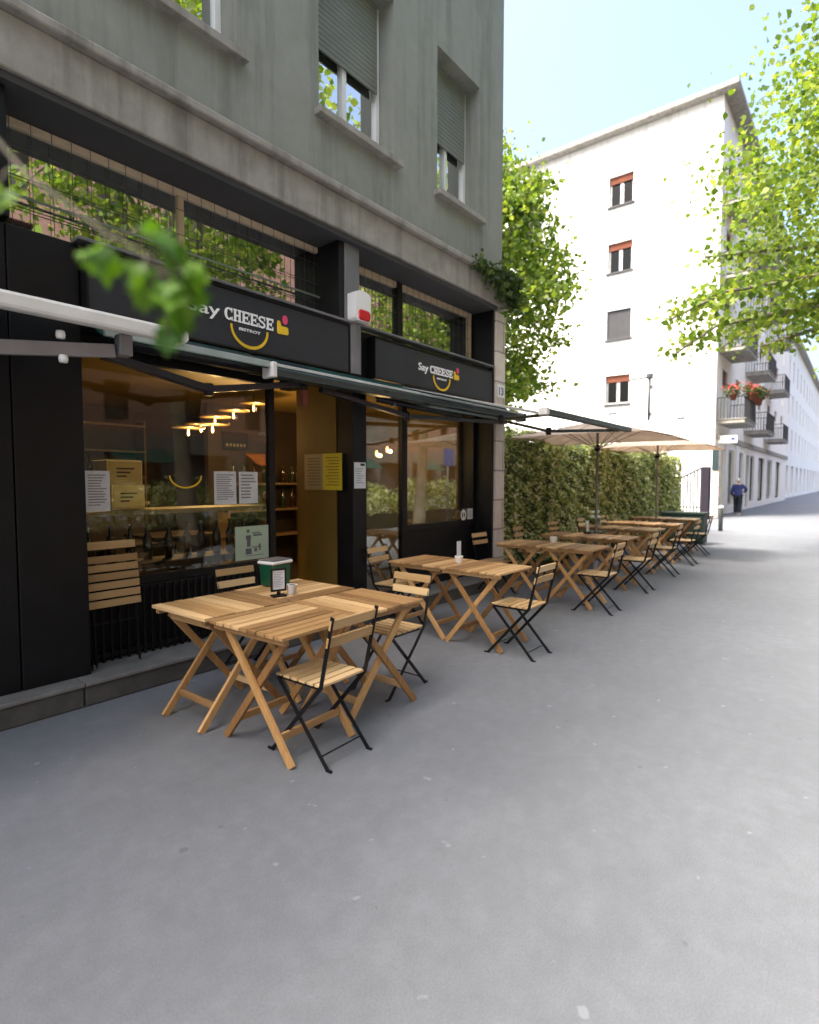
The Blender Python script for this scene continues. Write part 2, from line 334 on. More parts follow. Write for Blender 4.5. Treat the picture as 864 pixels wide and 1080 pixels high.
def tree(name, label, cat, base, trunk_h, centre, radii, nleaf, size, seed, boughs=(), group=None, r0=.2, ncl=110, mat='leaf_tree'):
    """world-coordinate plane tree: trunk with limbs, crown of leaf clusters with gaps"""
    rg = np.random.default_rng(seed); root = empty(name, base, 0, label, cat, group); off = W(root)
    b = Vector(base); top = b + Vector((rg.normal()*.15, rg.normal()*.15, trunk_h)); c = Vector(centre)
    mb = MB(); mb.tube([b - Vector((0,0,.05)), b + Vector((0,0,.25)), b.lerp(top, .5) + Vector((.06, -.04, 0)), top], [r0*1.35, r0*1.05, r0*.85, r0*.7], 12)
    tips = []
    for i in range(9):
        a = 2*math.pi*i/9 + rg.normal()*.2; el = rg.uniform(-.25, .95)
        tip = c + Vector((radii[0]*math.cos(a)*math.cos(el)*.75, radii[1]*math.sin(a)*math.cos(el)*.75, radii[2]*math.sin(el)*.8))
        mid = top.lerp(tip, .5) + Vector((rg.normal()*.25, rg.normal()*.25, .35))
        mb.tube([top - Vector((0,0,.2)), mid, tip], [r0*.5, r0*.28, r0*.07], 7); tips.append(tip)
        for j in range(5):
            t2 = mid.lerp(tip, rg.uniform(0, .8)); q = t2 + Vector(rg.normal(size=3))*min(radii)*.36
            mb.tube([t2, t2.lerp(q, .5) + Vector((0,0,.1)), q], [r0*.16, r0*.1, r0*.03], 5); tips.append(q)
    cl = []
    while len(cl) < ncl:
        p = rg.normal(size=3); p /= np.linalg.norm(p); p *= rg.uniform(.35, 1.0)**.5
        if p[2] < -.75: continue
        cl.append(np.array(c) + p*np.array(radii))
    cl = np.array(cl + [np.array(t) for t in tips])
    per = max(4, nleaf//len(cl)); P = []
    for q in cl:
        sp = rg.uniform(.09, .17)*min(radii); P.append(q + rg.normal(size=(per, 3))*np.array([sp, sp, sp*.6]))
    for bo in boughs:                                   # drooping boughs given as polylines
        pts = [Vector(p) for p in bo]
        mb.tube(pts, [r0*.22*(1-i/(len(pts)))+.008 for i in range(len(pts))], 6)
        for i in range(len(pts)-1):
            nn = int((pts[i+1]-pts[i]).length*bo_density)
            tt = rg.uniform(0, 1, nn)[:, None]; P.append(np.array(pts[i])*(1-tt) + np.array(pts[i+1])*tt + rg.normal(size=(nn, 3))*np.array([.17, .17, .13]))
    mb.build('trunk', M['bark'], root, True, loc=off)
    leafcloud('crown', M[mat], np.concatenate(P), size, seed, root, off, lobed=size < .14 and False)
    return root
bo_density = 125

# ------------------------------------------------------------------ ground
MB().box(-60, 260, -4, 60, -.3, 0).build('pavement', M['asphalt'])['kind'] = 'structure'
g = MB().box(-700, 900, -700, 700, -.6, -.14).build('ground', M['earth']); g['kind'] = 'structure'
g = MB().box(-200, 400, -14, -4.2, -.139, -.13).build('road', M['road']); g['kind'] = 'structure'
mb = MB(); x = -60
while x < 200: mb.box(x, x+1.19, -4.16, -4.003, -.2, .004); x += 1.2
mb.build('kerb', M['kerb'], bevel=.012)['kind'] = 'structure'
MB().box(-200, 400, -20, -14, -.2, 0).build('far_pavement', M['asphalt'])['kind'] = 'structure'

# ------------------------------------------------------------------ restaurant building
HB = 9.4
rb = empty('restaurant_building', (1.0, 4.1, 0), 0, 'bistro building with black shopfront and pale stone end pier left of the pavement', 'building')
o = W(rb)
def part(name, mb, mat, parent=None, bevel=0, smooth=False):
    p = parent or rb
    return mb.build(name, M[mat], p, smooth, bevel, loc=o if p is rb else None)
# step along the front
mb = MB(); x = -6.0
while x < 7.2: mb.box(x, min(x+1.5, 7.25)-.006, 4.02, 4.36, 0, .14); x += 1.5
part('step', mb, 'step', bevel=.012)
mb = MB(); x = -6.0
while x < 7.2: mb.box(x, min(x+1.5, 7.25)-.005, 4.005, 4.9, .141, .168); x += 1.5
part('tread', mb, 'steptop', bevel=.006)
# shop interior shell
part('interior_floor', MB().box(-2, 6.96, 4.5, 9.4, .1, .172), 'darkfloor')
part('ceiling', MB().box(-2, 6.96, 4.5, 9.4, 2.66, 2.74), 'ochreceil')
mb = MB().box(-2, 6.96, 9.2, 9.35, .17, 2.66).box(-2.1, -2, 4.5, 9.35, .17, 2.66)
part('interior_wall', mb, 'darkwall')
part('interior_wall', MB().box(4.5, 6.96, 7.4, 7.5, .17, 2.66), 'darkwall')
part('interior_wall', MB().box(6.86, 6.955, 4.62, 7.4, .17, 2.66), 'ochre')
part('door_reveal', MB().box(4.125, 4.24, 4.335, 4.97, .17, 2.66), 'ochre')
# pillars
part('pillar', MB().box(.5, 1.18, 4.172, 4.5, .168, 3.12), 'black', bevel=.006)
part('pillar', MB().box(1.186, 1.6, 4.168, 4.5, .168, 3.12), 'black', bevel=.008)
part('pillar', MB().box(4.13, 4.335, 4.09, 4.33, .168, 2.6), 'black', bevel=.006)
part('pillar', MB().box(6.93, 6.975, 4.1, 4.62, .168, 3.92), 'black', bevel=.004)
part('stone_pier', MB().box(6.977, 7.23, 4.07, 4.7, 0.169, 3.9), 'travertine', bevel=.006)
# fascia behind the signs, cassette of the awnings
part('fascia', MB().box(.5, 6.93, 4.19, 4.5, 2.58, 3.115), 'black')
part('gutter', MB().box(1.56, 6.92, 4.06, 4.19, 3.117, 3.14), 'greycap', bevel=.004)
mb = MB(); seg = []
for k in range(9):
    t = math.pi*k/8; seg.append((4.17 - .085*math.cos(t), 4.10 - .045*math.sin(t)))
mbp = MB(); n = len(seg)
mbp.add([(x, y, 2.62) for x, y in seg] + [(x, y, 3.115) for x, y in seg], [(i, i+1, i+1+n, i+n) for i in range(n-1)] + [(n-1, 0, n, 2*n-1), tuple(range(n)), tuple(range(2*n-1, n-1, -1))])
part('pilaster_casing', mbp, 'greycap', smooth=False)
# shop windows
def window(x0, x1, z0, z1, y, fm='blackmetal', gm='glass', fw=.045, mull=(), depth=.06, name='window'):
    mb = MB().box(x0, x0+fw, y-depth/2, y+depth/2, z0, z1).box(x1-fw, x1, y-depth/2, y+depth/2, z0, z1)
    mb.box(x0+fw, x1-fw, y-depth/2, y+depth/2, z0, z0+fw).box(x0+fw, x1-fw, y-depth/2, y+depth/2, z1-fw, z1)
    for m_ in mull: mb.box(m_-fw/2, m_+fw/2, y-depth/2+.002, y+depth/2-.002, z0+fw, z1-fw)
    f = part(name, mb, fm, bevel=.003)
    e = [x0+fw] + [v for m_ in mull for v in (m_-fw/2, m_+fw/2)] + [x1-fw]
    for a, b_ in zip(e[::2], e[1::2]):
        MB().box(a, b_, y-.004, y+.004, z0+fw, z1-fw).build('pane', M[gm], f)
    return f
window(1.6, 3.36, .72, 2.50, 4.4, fw=.065)
part('transom', MB().box(1.6, 4.13, 4.3, 4.45, 2.502, 2.579), 'black')
window(4.335, 5.29, .18, 2.58, 4.4, fw=.03)
window(5.292, 6.93, .91, 2.58, 4.4, fw=.07)
part('stall_riser', MB().box(5.292, 6.93, 4.38, 4.46, .168, .91), 'black', bevel=.004)
# grille under the left window
mb = MB().box(1.6, 3.36, 4.37, 4.40, .675, .715).box(1.6, 3.36, 4.37, 4.40, .2, .235)
x = 1.63
while x < 3.34: mb.box(x, x+.018, 4.355, 4.372, .2, .70); mb.box(x+.002, x+.016, 4.355, 4.372, .169, .2); x += .062
part('grille', mb, 'blackmetal', bevel=.002)
part('grille_backing', MB().box(1.6, 3.36, 4.43, 4.48, .168, .715), 'black')
# glazed door standing in the entrance, opened inwards
# upper storey strip windows
window(1.2, 4.06, 3.14, 3.92, 4.47, fm='tanframe', gm='glassup', fw=.05, mull=(2.5,))
window(4.3, 6.9, 3.14, 3.92, 4.47, fm='tanframe', gm='glassup', fw=.065, mull=())
part('mullion', MB().box(5.24, 5.33, 4.42, 4.52, 3.141, 3.92), 'blackmetal', bevel=.004)
part('pier', MB().box(4.06, 4.27, 4.12, 4.56, 3.141, 3.92), 'greycap', bevel=.006)
part('pier', MB().box(3.985, 4.058, 4.13, 4.5, 3.141, 3.92), 'black')
part('pier', MB().box(.5, 1.2, 4.12, 4.56, 3.141, 3.92), 'black', bevel=.01)
mb = MB(); x = 1.3
while x < 6.85:
    if not 4.0 < x < 4.3: mb.box(x, x+.0035, 4.432, 4.4355, 3.14, 3.92)
    x += .125
for z in (3.35, 3.55, 3.75): mb.box(1.2, 4.05, 4.4385, 4.444, z, z+.0045).box(4.28, 6.88, 4.4385, 4.443, z, z+.0045)
part('wire_mesh', mb, 'mesh')
mb = MB().box(1.2, 3.98, 4.405, 4.417, 3.405, 3.42)
part('guard_rail', mb, 'railgrey')
part('upper_room', MB().box(-2, 6.96, 5.9, 6.0, 3.0, 4.0).box(-2, 6.96, 4.62, 6.0, 2.98, 3.0), 'darkwall')
# soffit, stone band, upper wall
part('soffit', MB().box(-4, 6.975, 4.06, 4.62, 3.922, 3.97), 'soffit')
part('stone_band', MB().box(-8, 7.25, 4.03, 4.7, 3.972, 4.30), 'band', bevel=.012)
part('cornice', MB().box(-8, 7.29, 3.97, 4.7, 4.302, 4.37), 'band', bevel=.015)
H2 = [(1.75, 2.85, 5.05, 6.75), (3.75, 4.85, 5.05, 6.75), (5.65, 6.6, 5.05, 6.75), (1.75, 2.85, 8.1, 8.85), (3.75, 4.85, 8.1, 8.85), (5.65, 6.6, 8.1, 8.85), (-.6, .5, 5.05, 6.75)]
mb = holes_wall(MB(), -8, 7.23, 4.372, HB, 4.14, 4.5, H2)
mb.box(-8, 7.23, 13.6, 14, 0, HB).box(6.98, 7.23, 4.702, 13.6, 0, 4.37).box(6.98, 7.23, 4.5, 13.6, 4.372, HB).box(-8, 6.98, 4.5, 13.6, HB-.3, HB)
part('wall', mb, 'render')
part('wall', MB().box(-8, .5, 4.14, 4.5, .168, 3.92), 'render')
part('wall', MB().box(-2, 6.96, 9.4, 9.6, 0, 4.3), 'render')
part('eaves', MB().box(-8, 7.5, 3.75, 4.139, HB-.16, HB), 'band', bevel=.02)
for (x0, x1, z0, z1) in H2:
    f = MB().box(x0, x0+.06, 4.36, 4.43, z0, z1).box(x1-.06, x1, 4.36, 4.43, z0, z1).box(x0+.06, x1-.06, 4.36, 4.43, z0, z0+.06).box(x0+.06, x1-.06, 4.36, 4.43, z1-.06, z1).box((x0+x1)/2-.03, (x0+x1)/2+.03, 4.355, 4.425, z0+.06, z1-.06)
    f = part('window', f, 'white', bevel=.004)
    mb = MB(); z = z0+.75
    while z < z1-.02: mb.box(x0+.07, x1-.07, 4.325, 4.345, z, z+.048); z += .052
    mb.build('shutter', M['shuttersage'], f, bevel=.003)
    MB().box(x0+.06, x1-.06, 4.395, 4.4, z0+.06, z1-.06).build('pane', M['glassup'], f)
    MB().box(x0-.06, x1+.06, 4.05, 4.36, z0-.07, z0-.004).build('sill', M['band'], f, bevel=.006)
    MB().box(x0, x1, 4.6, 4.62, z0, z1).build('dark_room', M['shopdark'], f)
# ------------------------------------------------------------------ lettering
def text_mesh(body, size, x, z, y, width=None, bold=0, depth=.004):
    cu = bpy.data.curves.new('lettering', 'FONT'); cu.body = body; cu.size = size; cu.extrude = depth; cu.offset = bold; cu.resolution_u = 4
    ob = bpy.data.objects.new('lettering', cu); C.objects.link(ob); bpy.context.view_layer.update()
    me = bpy.data.meshes.new_from_object(ob.evaluated_get(bpy.context.evaluated_depsgraph_get())); bpy.data.objects.remove(ob)
    xs = [v.co.x for v in me.vertices]; s = 1
    if width: s = width/(max(xs)-min(xs))
    x0 = min(xs)
    vs = [(x + (v.co.x-x0)*s, y - v.co.z, z + v.co.y) for v in me.vertices]; fs = [tuple(p.vertices) for p in me.polygons]
    bpy.data.meshes.remove(me); return vs, fs
def arcpts(cx, cz, rx, rz, a0, a1, n=14): return [(cx + rx*math.cos(R(a0+(a1-a0)*i/n)), cz + rz*math.sin(R(a0+(a1-a0)*i/n))) for i in range(n+1)]
def ribbon(mb, pts, w, y0, y1):
    if not isinstance(w, (list, tuple)): w = [w]*len(pts)
    Lf = []; Rt = []
    for i, p in enumerate(pts):
        a = pts[max(i-1, 0)]; b = pts[min(i+1, len(pts)-1)]; dx, dz = b[0]-a[0], b[1]-a[1]; l = math.hypot(dx, dz) or 1
        nx, nz = -dz/l*w[i]/2, dx/l*w[i]/2; Lf.append((p[0]+nx, p[1]+nz)); Rt.append((p[0]-nx, p[1]-nz))
    for i in range(len(pts)-1): mb.prism([Lf[i], Rt[i], Rt[i+1], Lf[i+1]], y0, y1)
    return mb
def slab_word(x, z, w, h, y):
    """the word CHEESE in bold slab-serif capitals, x..x+w, z..z+h, front at y"""
    mb = MB(); cw = w/6; g = cw*.1; st = cw*.24; th = h*.15; y1 = y+.004
    def bx(a, b, c, d, k=0): mb.box(a, b, y-.0004*k, y1, c, d)
    for i, ch in enumerate('CHEESE'):
        a = x + i*cw; b = a + cw - g; m_ = (a+b)/2; rw = (b-a)/2
        if ch == 'H':
            bx(a+.07*cw, a+.07*cw+st, z, z+h); bx(b-.07*cw-st, b-.07*cw, z, z+h); bx(a+.07*cw+st, b-.07*cw-st, z+h*.43, z+h*.57)
            for q in (z, z+h-th*.75): bx(a-.02*cw, a+.16*cw+st, q-.0003, q+th*.75+.0003, 1); bx(b-.16*cw-st, b+.02*cw, q-.0003, q+th*.75+.0003, 1)
        elif ch == 'E':
            bx(a+.08*cw, a+.08*cw+st, z, z+h); bx(a-.01*cw, b-.02*cw, z-.0003, z+th, 1); bx(a-.01*cw, b-.02*cw, z+h-th, z+h+.0003, 1); bx(a+.08*cw+st, b-.22*cw, z+h*.43, z+h*.57)
            bx(b-.1*cw, b, z-.0006, z+h*.32, 2); bx(b-.1*cw, b, z+h*.70, z+h+.0006, 2); bx(b-.3*cw, b-.21*cw, z+h*.34, z+h*.66, 2)
        elif ch == 'C':
            ribbon(mb, arcpts(m_+.02*cw, z+h/2, rw-.09*cw, h/2-th*.42, 48, 316, 18), [st*(.55+.6*abs(math.cos(R(48+268*k/18)))) for k in range(19)], y, y1)
            bx(b-.14*cw, b-.04*cw, z+h*.66, z+h, 2); bx(b-.12*cw, b-.02*cw, z, z+h*.3, 2)
        else:
            p = arcpts(m_, z+h*.735, rw-.12*cw, h*.265-th*.4, 40, 270, 10) + arcpts(m_, z+h*.265, rw-.12*cw, h*.265-th*.4, 90, -140, 10)[1:]
            ribbon(mb, p, st*.82, y, y1); bx(b-.15*cw, b-.05*cw, z+h*.64, z+h, 2); bx(a+.02*cw, a+.12*cw, z, z+h*.36, 2)
    return mb
def shop_sign(x0, x1, z0, z1, label, xs, ws, xc, wc, xb, wb, xa0, xa1, za, zb, xe, base, hh):
    s = empty('shop_sign', ((x0+x1)/2, 4.12, z0), 0, label, 'sign', 'dark shop signs above the bistro windows'); off = W(s)
    MB().box(x0, x1, 4.085, 4.185, z0, z1).build('board', M['charcoal'], s, bevel=.006, loc=off)
    mb = MB().box(x0-.012, x0-.001, 4.075, 4.184, z0-.01, z1+.01).box(x1+.001, x1+.012, 4.075, 4.184, z0-.01, z1+.01).box(x0, x1, 4.075, 4.184, z1+.001, z1+.012).box(x0, x1, 4.075, 4.184, z0-.012, z0-.001)
    mb.build('edge_trim', M['blackmetal'], s, loc=off)
    mb = MB(); mb.add(*text_mesh('Say', hh*1.35, xs, base+.005, 4.081, ws, .0005)); mb.v = mb.v
    w = slab_word(xc, base, wc, hh, 4.079); mb.add(w.v, w.f)
    mb.add(*text_mesh('BISTROT', hh*.33, xb, base-hh*.62, 4.081, wb, .0))
    mb.build('lettering', M['signwhite'], s, loc=off)
    cx = (xa0+xa1)/2; rx = (xa1-xa0)/2
    a = MB(); n = 20; pts = arcpts(cx, za, rx, za-zb, 178, 362, n); ribbon(a, pts, [.016+.010*math.sin(math.pi*i/n) for i in range(n+1)], 4.079, 4.084)
    a.build('smile_arc', M['signyellow'], s, loc=off)
    e = MB(); k = hh
    e.prism([(xe, base+.02*k), (xe+.1*k, base-.12*k), (xe+1.15*k, base-.06*k), (xe+1.25*k, base+.12*k), (xe+1.2*k, base+.55*k), (xe+1.05*k, base+.62*k), (xe+.45*k, base+.62*k), (xe+.32*k, base+1.0*k), (xe+.1*k, base+1.05*k), (xe, base+.9*k)], 4.078, 4.0835)
    c = e.build('cheese_mark', M['signyellow'], s, loc=off)
    e = MB(); ov = [(xe+.86*k + .29*k*math.cos(R(t)), base+1.22*k + .42*k*math.sin(R(t))) for t in range(0, 360, 20)]
    e.prism(ov, 4.0765, 4.083); e.build('pink_mark', M['signpink'], s, loc=off)
    return s
shop_sign(1.62, 4.075, 2.63, 3.09, 'longer dark shop sign, its first word partly hidden by hanging leaves', 2.33, .28, 2.655, .49, 2.79, .21, 2.715, 3.075, 2.815, 2.655, 3.18, 2.845, .1)
shop_sign(4.47, 6.9, 2.63, 3.05, 'shorter dark shop sign between the alarm box and the pale stone pier', 5.215, .185, 5.44, .48, 5.58, .2, 5.51, 5.855, 2.80, 2.65, 5.945, 2.825, .09)

# house number plate
t = empty('house_number_plate', (7.1, 4.06, 2.72), 0, 'small white enamel house number plate on the pale stone pier', 'sign'); off = W(t)
MB().box(7.01, 7.2, 4.055, 4.066, 2.72, 2.9).build('plate', M['white'], t, bevel=.003, loc=off)
mb = MB(); mb.add(*text_mesh('13', .15, 7.03, 2.755, 4.0545, .13, .004, .0008)); mb.build('digits', M['blue'], t, loc=off)

# alarm siren
t = empty('alarm_siren', (4.3, 4.05, 3.05), 0, 'white alarm box with red lens on the pier between the two signs', 'alarm'); off = W(t)
mb = MB(); ol = [(4.09, 3.17), (4.09, 3.42)] + arcpts(4.2, 3.40, .11, .05, 170, 10, 8) + [(4.31, 3.38), (4.31, 3.17), (4.29, 3.145), (4.11, 3.145)]
mb.prism(ol, 4.0, 4.118); mb.build('housing', M['white'], t, bevel=.02, loc=off)
mb = MB().prism([(4.13, 3.17), (4.13, 3.235), (4.15, 3.26), (4.27, 3.26), (4.295, 3.235), (4.295, 3.17), (4.27, 3.155), (4.15, 3.155)], 3.985, 4.04)
mb.build('lens', M['red'], t, bevel=.01, loc=off)

# ------------------------------------------------------------------ awnings
def fold_arm(p, e, q, parent, off, mat='armblack', w=.045, h=.06):
    MB().bar(p, e, w, h, (0, 0, 1)).build('folding_arm', M[mat], parent, bevel=.006, loc=off)
    MB().bar(e, q, w, h, (0, 0, 1)).build('folding_arm', M[mat], parent, bevel=.006, loc=off)
    MB().lathe([(.032, -.045), (.036, -.03), (.036, .03), (.032, .045)], e, 12).build('elbow_joint', M['blackmetal'], parent, True, loc=off)
# A white bar at far left
a = empty('awning', (0, 3.3, 2.4), 0, 'awning with thick white front bar and grey arm at the far left', 'awning', 'retractable awnings on the shopfront'); off = W(a)
MB().box(-2.2, 1.80, 3.25, 3.33, 2.365, 2.45).build('front_bar', M['alu'], a, bevel=.018, loc=off)
mb = MB().prism([(1.80, 2.362), (1.84, 2.365), (1.86, 2.385), (1.86, 2.43), (1.84, 2.452), (1.80, 2.453)], 3.245, 3.335); mb.build('end_cap', M['alu'], a, bevel=.008, loc=off)
mb = MB(); mb.add([(-2.1, 3.33, 2.45), (1.55, 3.33, 2.45), (1.55, 4.06, 2.60), (-2.1, 4.06, 2.60), (-2.1, 3.33, 2.444), (1.55, 3.33, 2.444), (1.55, 4.06, 2.594), (-2.1, 4.06, 2.594)], [(0,1,2,3),(7,6,5,4),(0,4,5,1),(1,5,6,2),(2,6,7,3),(3,7,4,0)])
mb.build('fabric', M['awn_green'], a, loc=off)
MB().bar((.2, 3.37, 2.09), (1.46, 3.35, 2.265), .035, .075, (0, 1, 0)).build('folding_arm', M['greyarm'], a, bevel=.006, loc=off)
MB().bar((.2, 3.37, 2.09), (.4, 4.1, 2.2), .035, .075, (0, 1, 0)).build('folding_arm', M['greyarm'], a, bevel=.006, loc=off)
MB().box(1.468, 1.545, 3.30, 3.375, 2.24, 2.363).build('arm_bracket', M['greycap'], a, bevel=.01, loc=off)
for (px, pz) in ((1.18, 2.30), (1.19, 2.175)):
    MB().lathe([(.0, -.02), (.02, -.02), (.024, 0), (.02, .02), (0, .02)], (px, 3.34, pz), 12).build('bolt', M['white'], a, True, loc=off)
# L over the first window
a = empty('awning', (2.3, 3.8, 2.45), 0, 'retracted green awning with pale valance and black folded arm above first window', 'awning', 'retractable awnings on the shopfront'); off = W(a)
MB().box(1.6, 2.885, 3.795, 3.825, 2.455, 2.505).build('valance', M['valance'], a, bevel=.004, loc=off)
mb = MB(); y0, y1, z0, z1 = 3.826, 4.07, 2.46, 2.6
mb.add([(1.6, y0, z0), (2.885, y0, z0), (2.885, y1, z1), (1.6, y1, z1), (1.6, y0, z0-.012), (2.885, y0, z0-.012), (2.885, y1, z1-.012), (1.6, y1, z1-.012)], [(0,1,2,3),(7,6,5,4),(0,4,5,1),(1,5,6,2),(2,6,7,3),(3,7,4,0)])
mb.build('fabric', M['awn_green'], a, loc=off)
fold_arm((1.62, 3.88, 2.345), (2.4, 3.92, 2.225), (3.28, 3.95, 2.385), a, off, 'armblack', .05, .085)
MB().tube([(1.75, 4.0, 2.50), (3.42, 4.0, 2.50)], .07, 14).build('roller_tube', M['armblack'], a, True, loc=off)
MB().box(3.28, 3.4, 3.93, 4.19, 2.36, 2.47).build('arm_bracket', M['blackmetal'], a, bevel=.006, loc=off)
MB().box(3.40, 3.455, 4.0, 4.06, 2.22, 2.36).build('bracket_plate', M['terracotta'], a, bevel=.006, loc=off)  # orange light on the bracket painted in as terracotta colour
# B long bar
a = empty('awning', (5.1, 3.85, 2.4), 0, 'long closed dark green awning with pale top edge under the second sign', 'awning', 'retractable awnings on the shopfront'); off = W(a)
MB().box(2.93, 7.26, 3.77, 3.90, 2.385, 2.465).build('front_bar', M['awn_bar'], a, bevel=.02, loc=off)
MB().box(2.93, 7.26, 3.775, 3.87, 2.467, 2.492).build('top_edge', M['awn_top'], a, bevel=.004, loc=off)
MB().box(2.885, 2.928, 3.76, 3.91, 2.375, 2.5).build('end_cap', M['alu'], a, bevel=.008, loc=off)
MB().box(7.262, 7.30, 3.76, 3.91, 2.375, 2.49).build('end_cap', M['awn_bar'], a, bevel=.008, loc=off)
mb = MB(); y0, y1, z0, z1 = 3.88, 4.075, 2.475, 2.6
mb.add([(2.95, y0, z0), (7.2, y0, z0), (7.2, y1, z1), (2.95, y1, z1), (2.95, y0, z0-.012), (7.2, y0, z0-.012), (7.2, y1, z1-.012), (2.95, y1, z1-.012)], [(0,1,2,3),(7,6,5,4),(0,4,5,1),(1,5,6,2),(2,6,7,3),(3,7,4,0)])
mb.build('fabric', M['awn_green'], a, loc=off)
fold_arm((3.55, 3.93, 2.37), (4.78, 3.9, 2.235), (6.85, 3.9, 2.335), a, off)
MB().tube([(4.38, 3.98, 2.385), (5.95, 3.98, 2.345)], .035, 10).build('roller_tube', M['armblack'], a, True, loc=off)
for x in (4.62, 5.9): MB().box(x, x+.03, 3.95, 4.02, 2.33, 2.47).build('hanger', M['greycap'], a, bevel=.004, loc=off)
# C fully extended over the second bay
a = empty('awning', (6.0, 2.3, 2.15), 0, 'extended awning with white cloth and dark green folding frame above the second row of tables', 'awning', 'retractable awnings on the shopfront'); off = W(a)
MB().box(4.83, 7.2, 2.255, 2.335, 2.135, 2.195).build('front_bar', M['awn_bar'], a, bevel=.018, loc=off)
MB().box(4.765, 4.828, 2.25, 2.34, 2.13, 2.20).build('end_cap', M['alu'], a, bevel=.01, loc=off)
mb = MB(); y0, y1, z0, z1 = 2.336, 4.02, 2.165, 2.575
mb.add([(4.85, y0, z0), (7.17, y0, z0), (7.17, y1, z1), (4.85, y1, z1), (4.85, y0, z0-.004), (7.17, y0, z0-.004), (7.17, y1, z1-.004), (4.85, y1, z1-.004)], [(0,1,2,3),(7,6,5,4),(0,4,5,1),(1,5,6,2),(2,6,7,3),(3,7,4,0)])
mb.build('fabric', M['white_fab'], a, loc=off)
fold_arm((7.0, 3.98, 2.38), (6.62, 3.1, 2.155), (7.05, 2.36, 2.155), a, off, 'awn_bar', .035, .05)
fold_arm((5.0, 3.98, 2.40), (5.42, 3.1, 2.20), (4.98, 2.36, 2.155), a, off, 'awn_bar', .03, .04)
MB().box(6.94, 7.08, 3.94, 4.068, 2.33, 2.44).build('arm_bracket', M['awn_bar'], a, bevel=.008, loc=off)

# ------------------------------------------------------------------ tables
def make_table():
    t = empty('folding_table', (0, 0, 0)); Lx, Wy, H = .61, .645, .72
    mb = MB(); nb = 9; gp = .0085; bw = (Wy-gp*(nb-1))/nb
    for i in range(nb):
        y = -Wy/2 + i*(bw+gp); e = rnd.uniform(-.002, .002); mb.box(-Lx/2+e, Lx/2+e, y, y+bw, H-.02, H+rnd.uniform(-.0008, .0008))
    mb.build('tabletop', M['acacia'], t, bevel=.0025)
    for s in (-1, 1): MB().box(s*.265-.018, s*.265+.018, -Wy/2+.015, Wy/2-.015, H-.053, H-.021).build('batten', M['acacia_batten'], t, bevel=.003)
    for s in (-1, 1):
        MB().bar((s*.235, -.305, 0.004), (s*.235, .235, H-.055), .024, .044, (1, 0, 0)).build('leg', M['acacia_leg'], t, bevel=.003)
        MB().bar((s*.208, .305, 0.004), (s*.208, -.235, H-.055), .024, .044, (1, 0, 0)).build('leg', M['acacia_leg'], t, bevel=.003)
    f = .13/(H-.055); y = -.305 + .54*f
    MB().bar((-.222, y, .135), (.222, y, .135), .02, .042, (0, 1, 0)).build('stretcher', M['acacia'], t, bevel=.003)
    MB().bar((-.195, -y, .135), (.195, -y, .135), .02, .042, (0, 1, 0)).build('stretcher', M['acacia'], t, bevel=.003)
    MB().bar((-.222, .228, H-.075), (.222, .228, H-.075), .02, .038, (0, 1, 0)).build('stretcher', M['acacia'], t, bevel=.003)
    return t
M['acacia_batten'] = wood('acacia_battens', [(.20, .108, .042), (.34, .19, .078), (.44, .27, .12)], 1)
TG = 'slatted wooden folding tables along the pavement'
spots = [
 (2.075, 2.61, 2, 'front left table of the block of four, nearest the viewer, boards along the shopfront'),
 (2.69, 2.62, 88, 'right street-side table of the front block of four, boards pointing away from the shop'),
 (2.07, 3.265, 91, 'left wall-side table of the front block of four, in front of the black grille'),
 (2.685, 3.27, 1, 'right wall-side table of the front block of four, under the green tin'),
 (4.53, 2.735, 0, 'street-side table of the second row, left of the pulled-out chair'),
 (4.55, 3.39, 180, 'wall-side table of the second row, carrying the white pot with tall card'),
 (6.68, 2.75, 0, 'street-side table of the third row, right behind the second row chair'),
 (6.70, 3.41, 180, 'wall-side table of the third row, near the white cup and the stone pier'),
 (8.18, 2.83, 0, 'street-side table of the fourth row, just before the first parasol pole'),
 (8.2, 3.49, 180, 'wall-side table of the fourth row, holding the dark card stand'),
 (9.93, 2.93, 0, 'street-side table of the fifth row, just past the first parasol pole'),
 (9.95, 3.59, 180, 'wall-side table of the fifth row, between the first parasol pole and the hedge'),
 (11.35, 2.97, 0, 'street-side table of the sixth row, just before the second parasol pole'),
 (11.37, 3.63, 180, 'wall-side table of the sixth row, just before the second parasol pole'),
 (13.2, 3.05, 0, 'street-side table of the last row, before the dark green planter'),
 (13.2, 3.71, 180, 'wall-side table of the last row, between the dark green planter and the hedge')]
proto = make_table()
for i, (x, y, a, lab) in enumerate(spots):
    t = proto if i == 0 else dup(proto)
    t.location = (x, y, 0); t.rotation_euler = (0, 0, R(a)); tag(t, lab, 'table', TG)

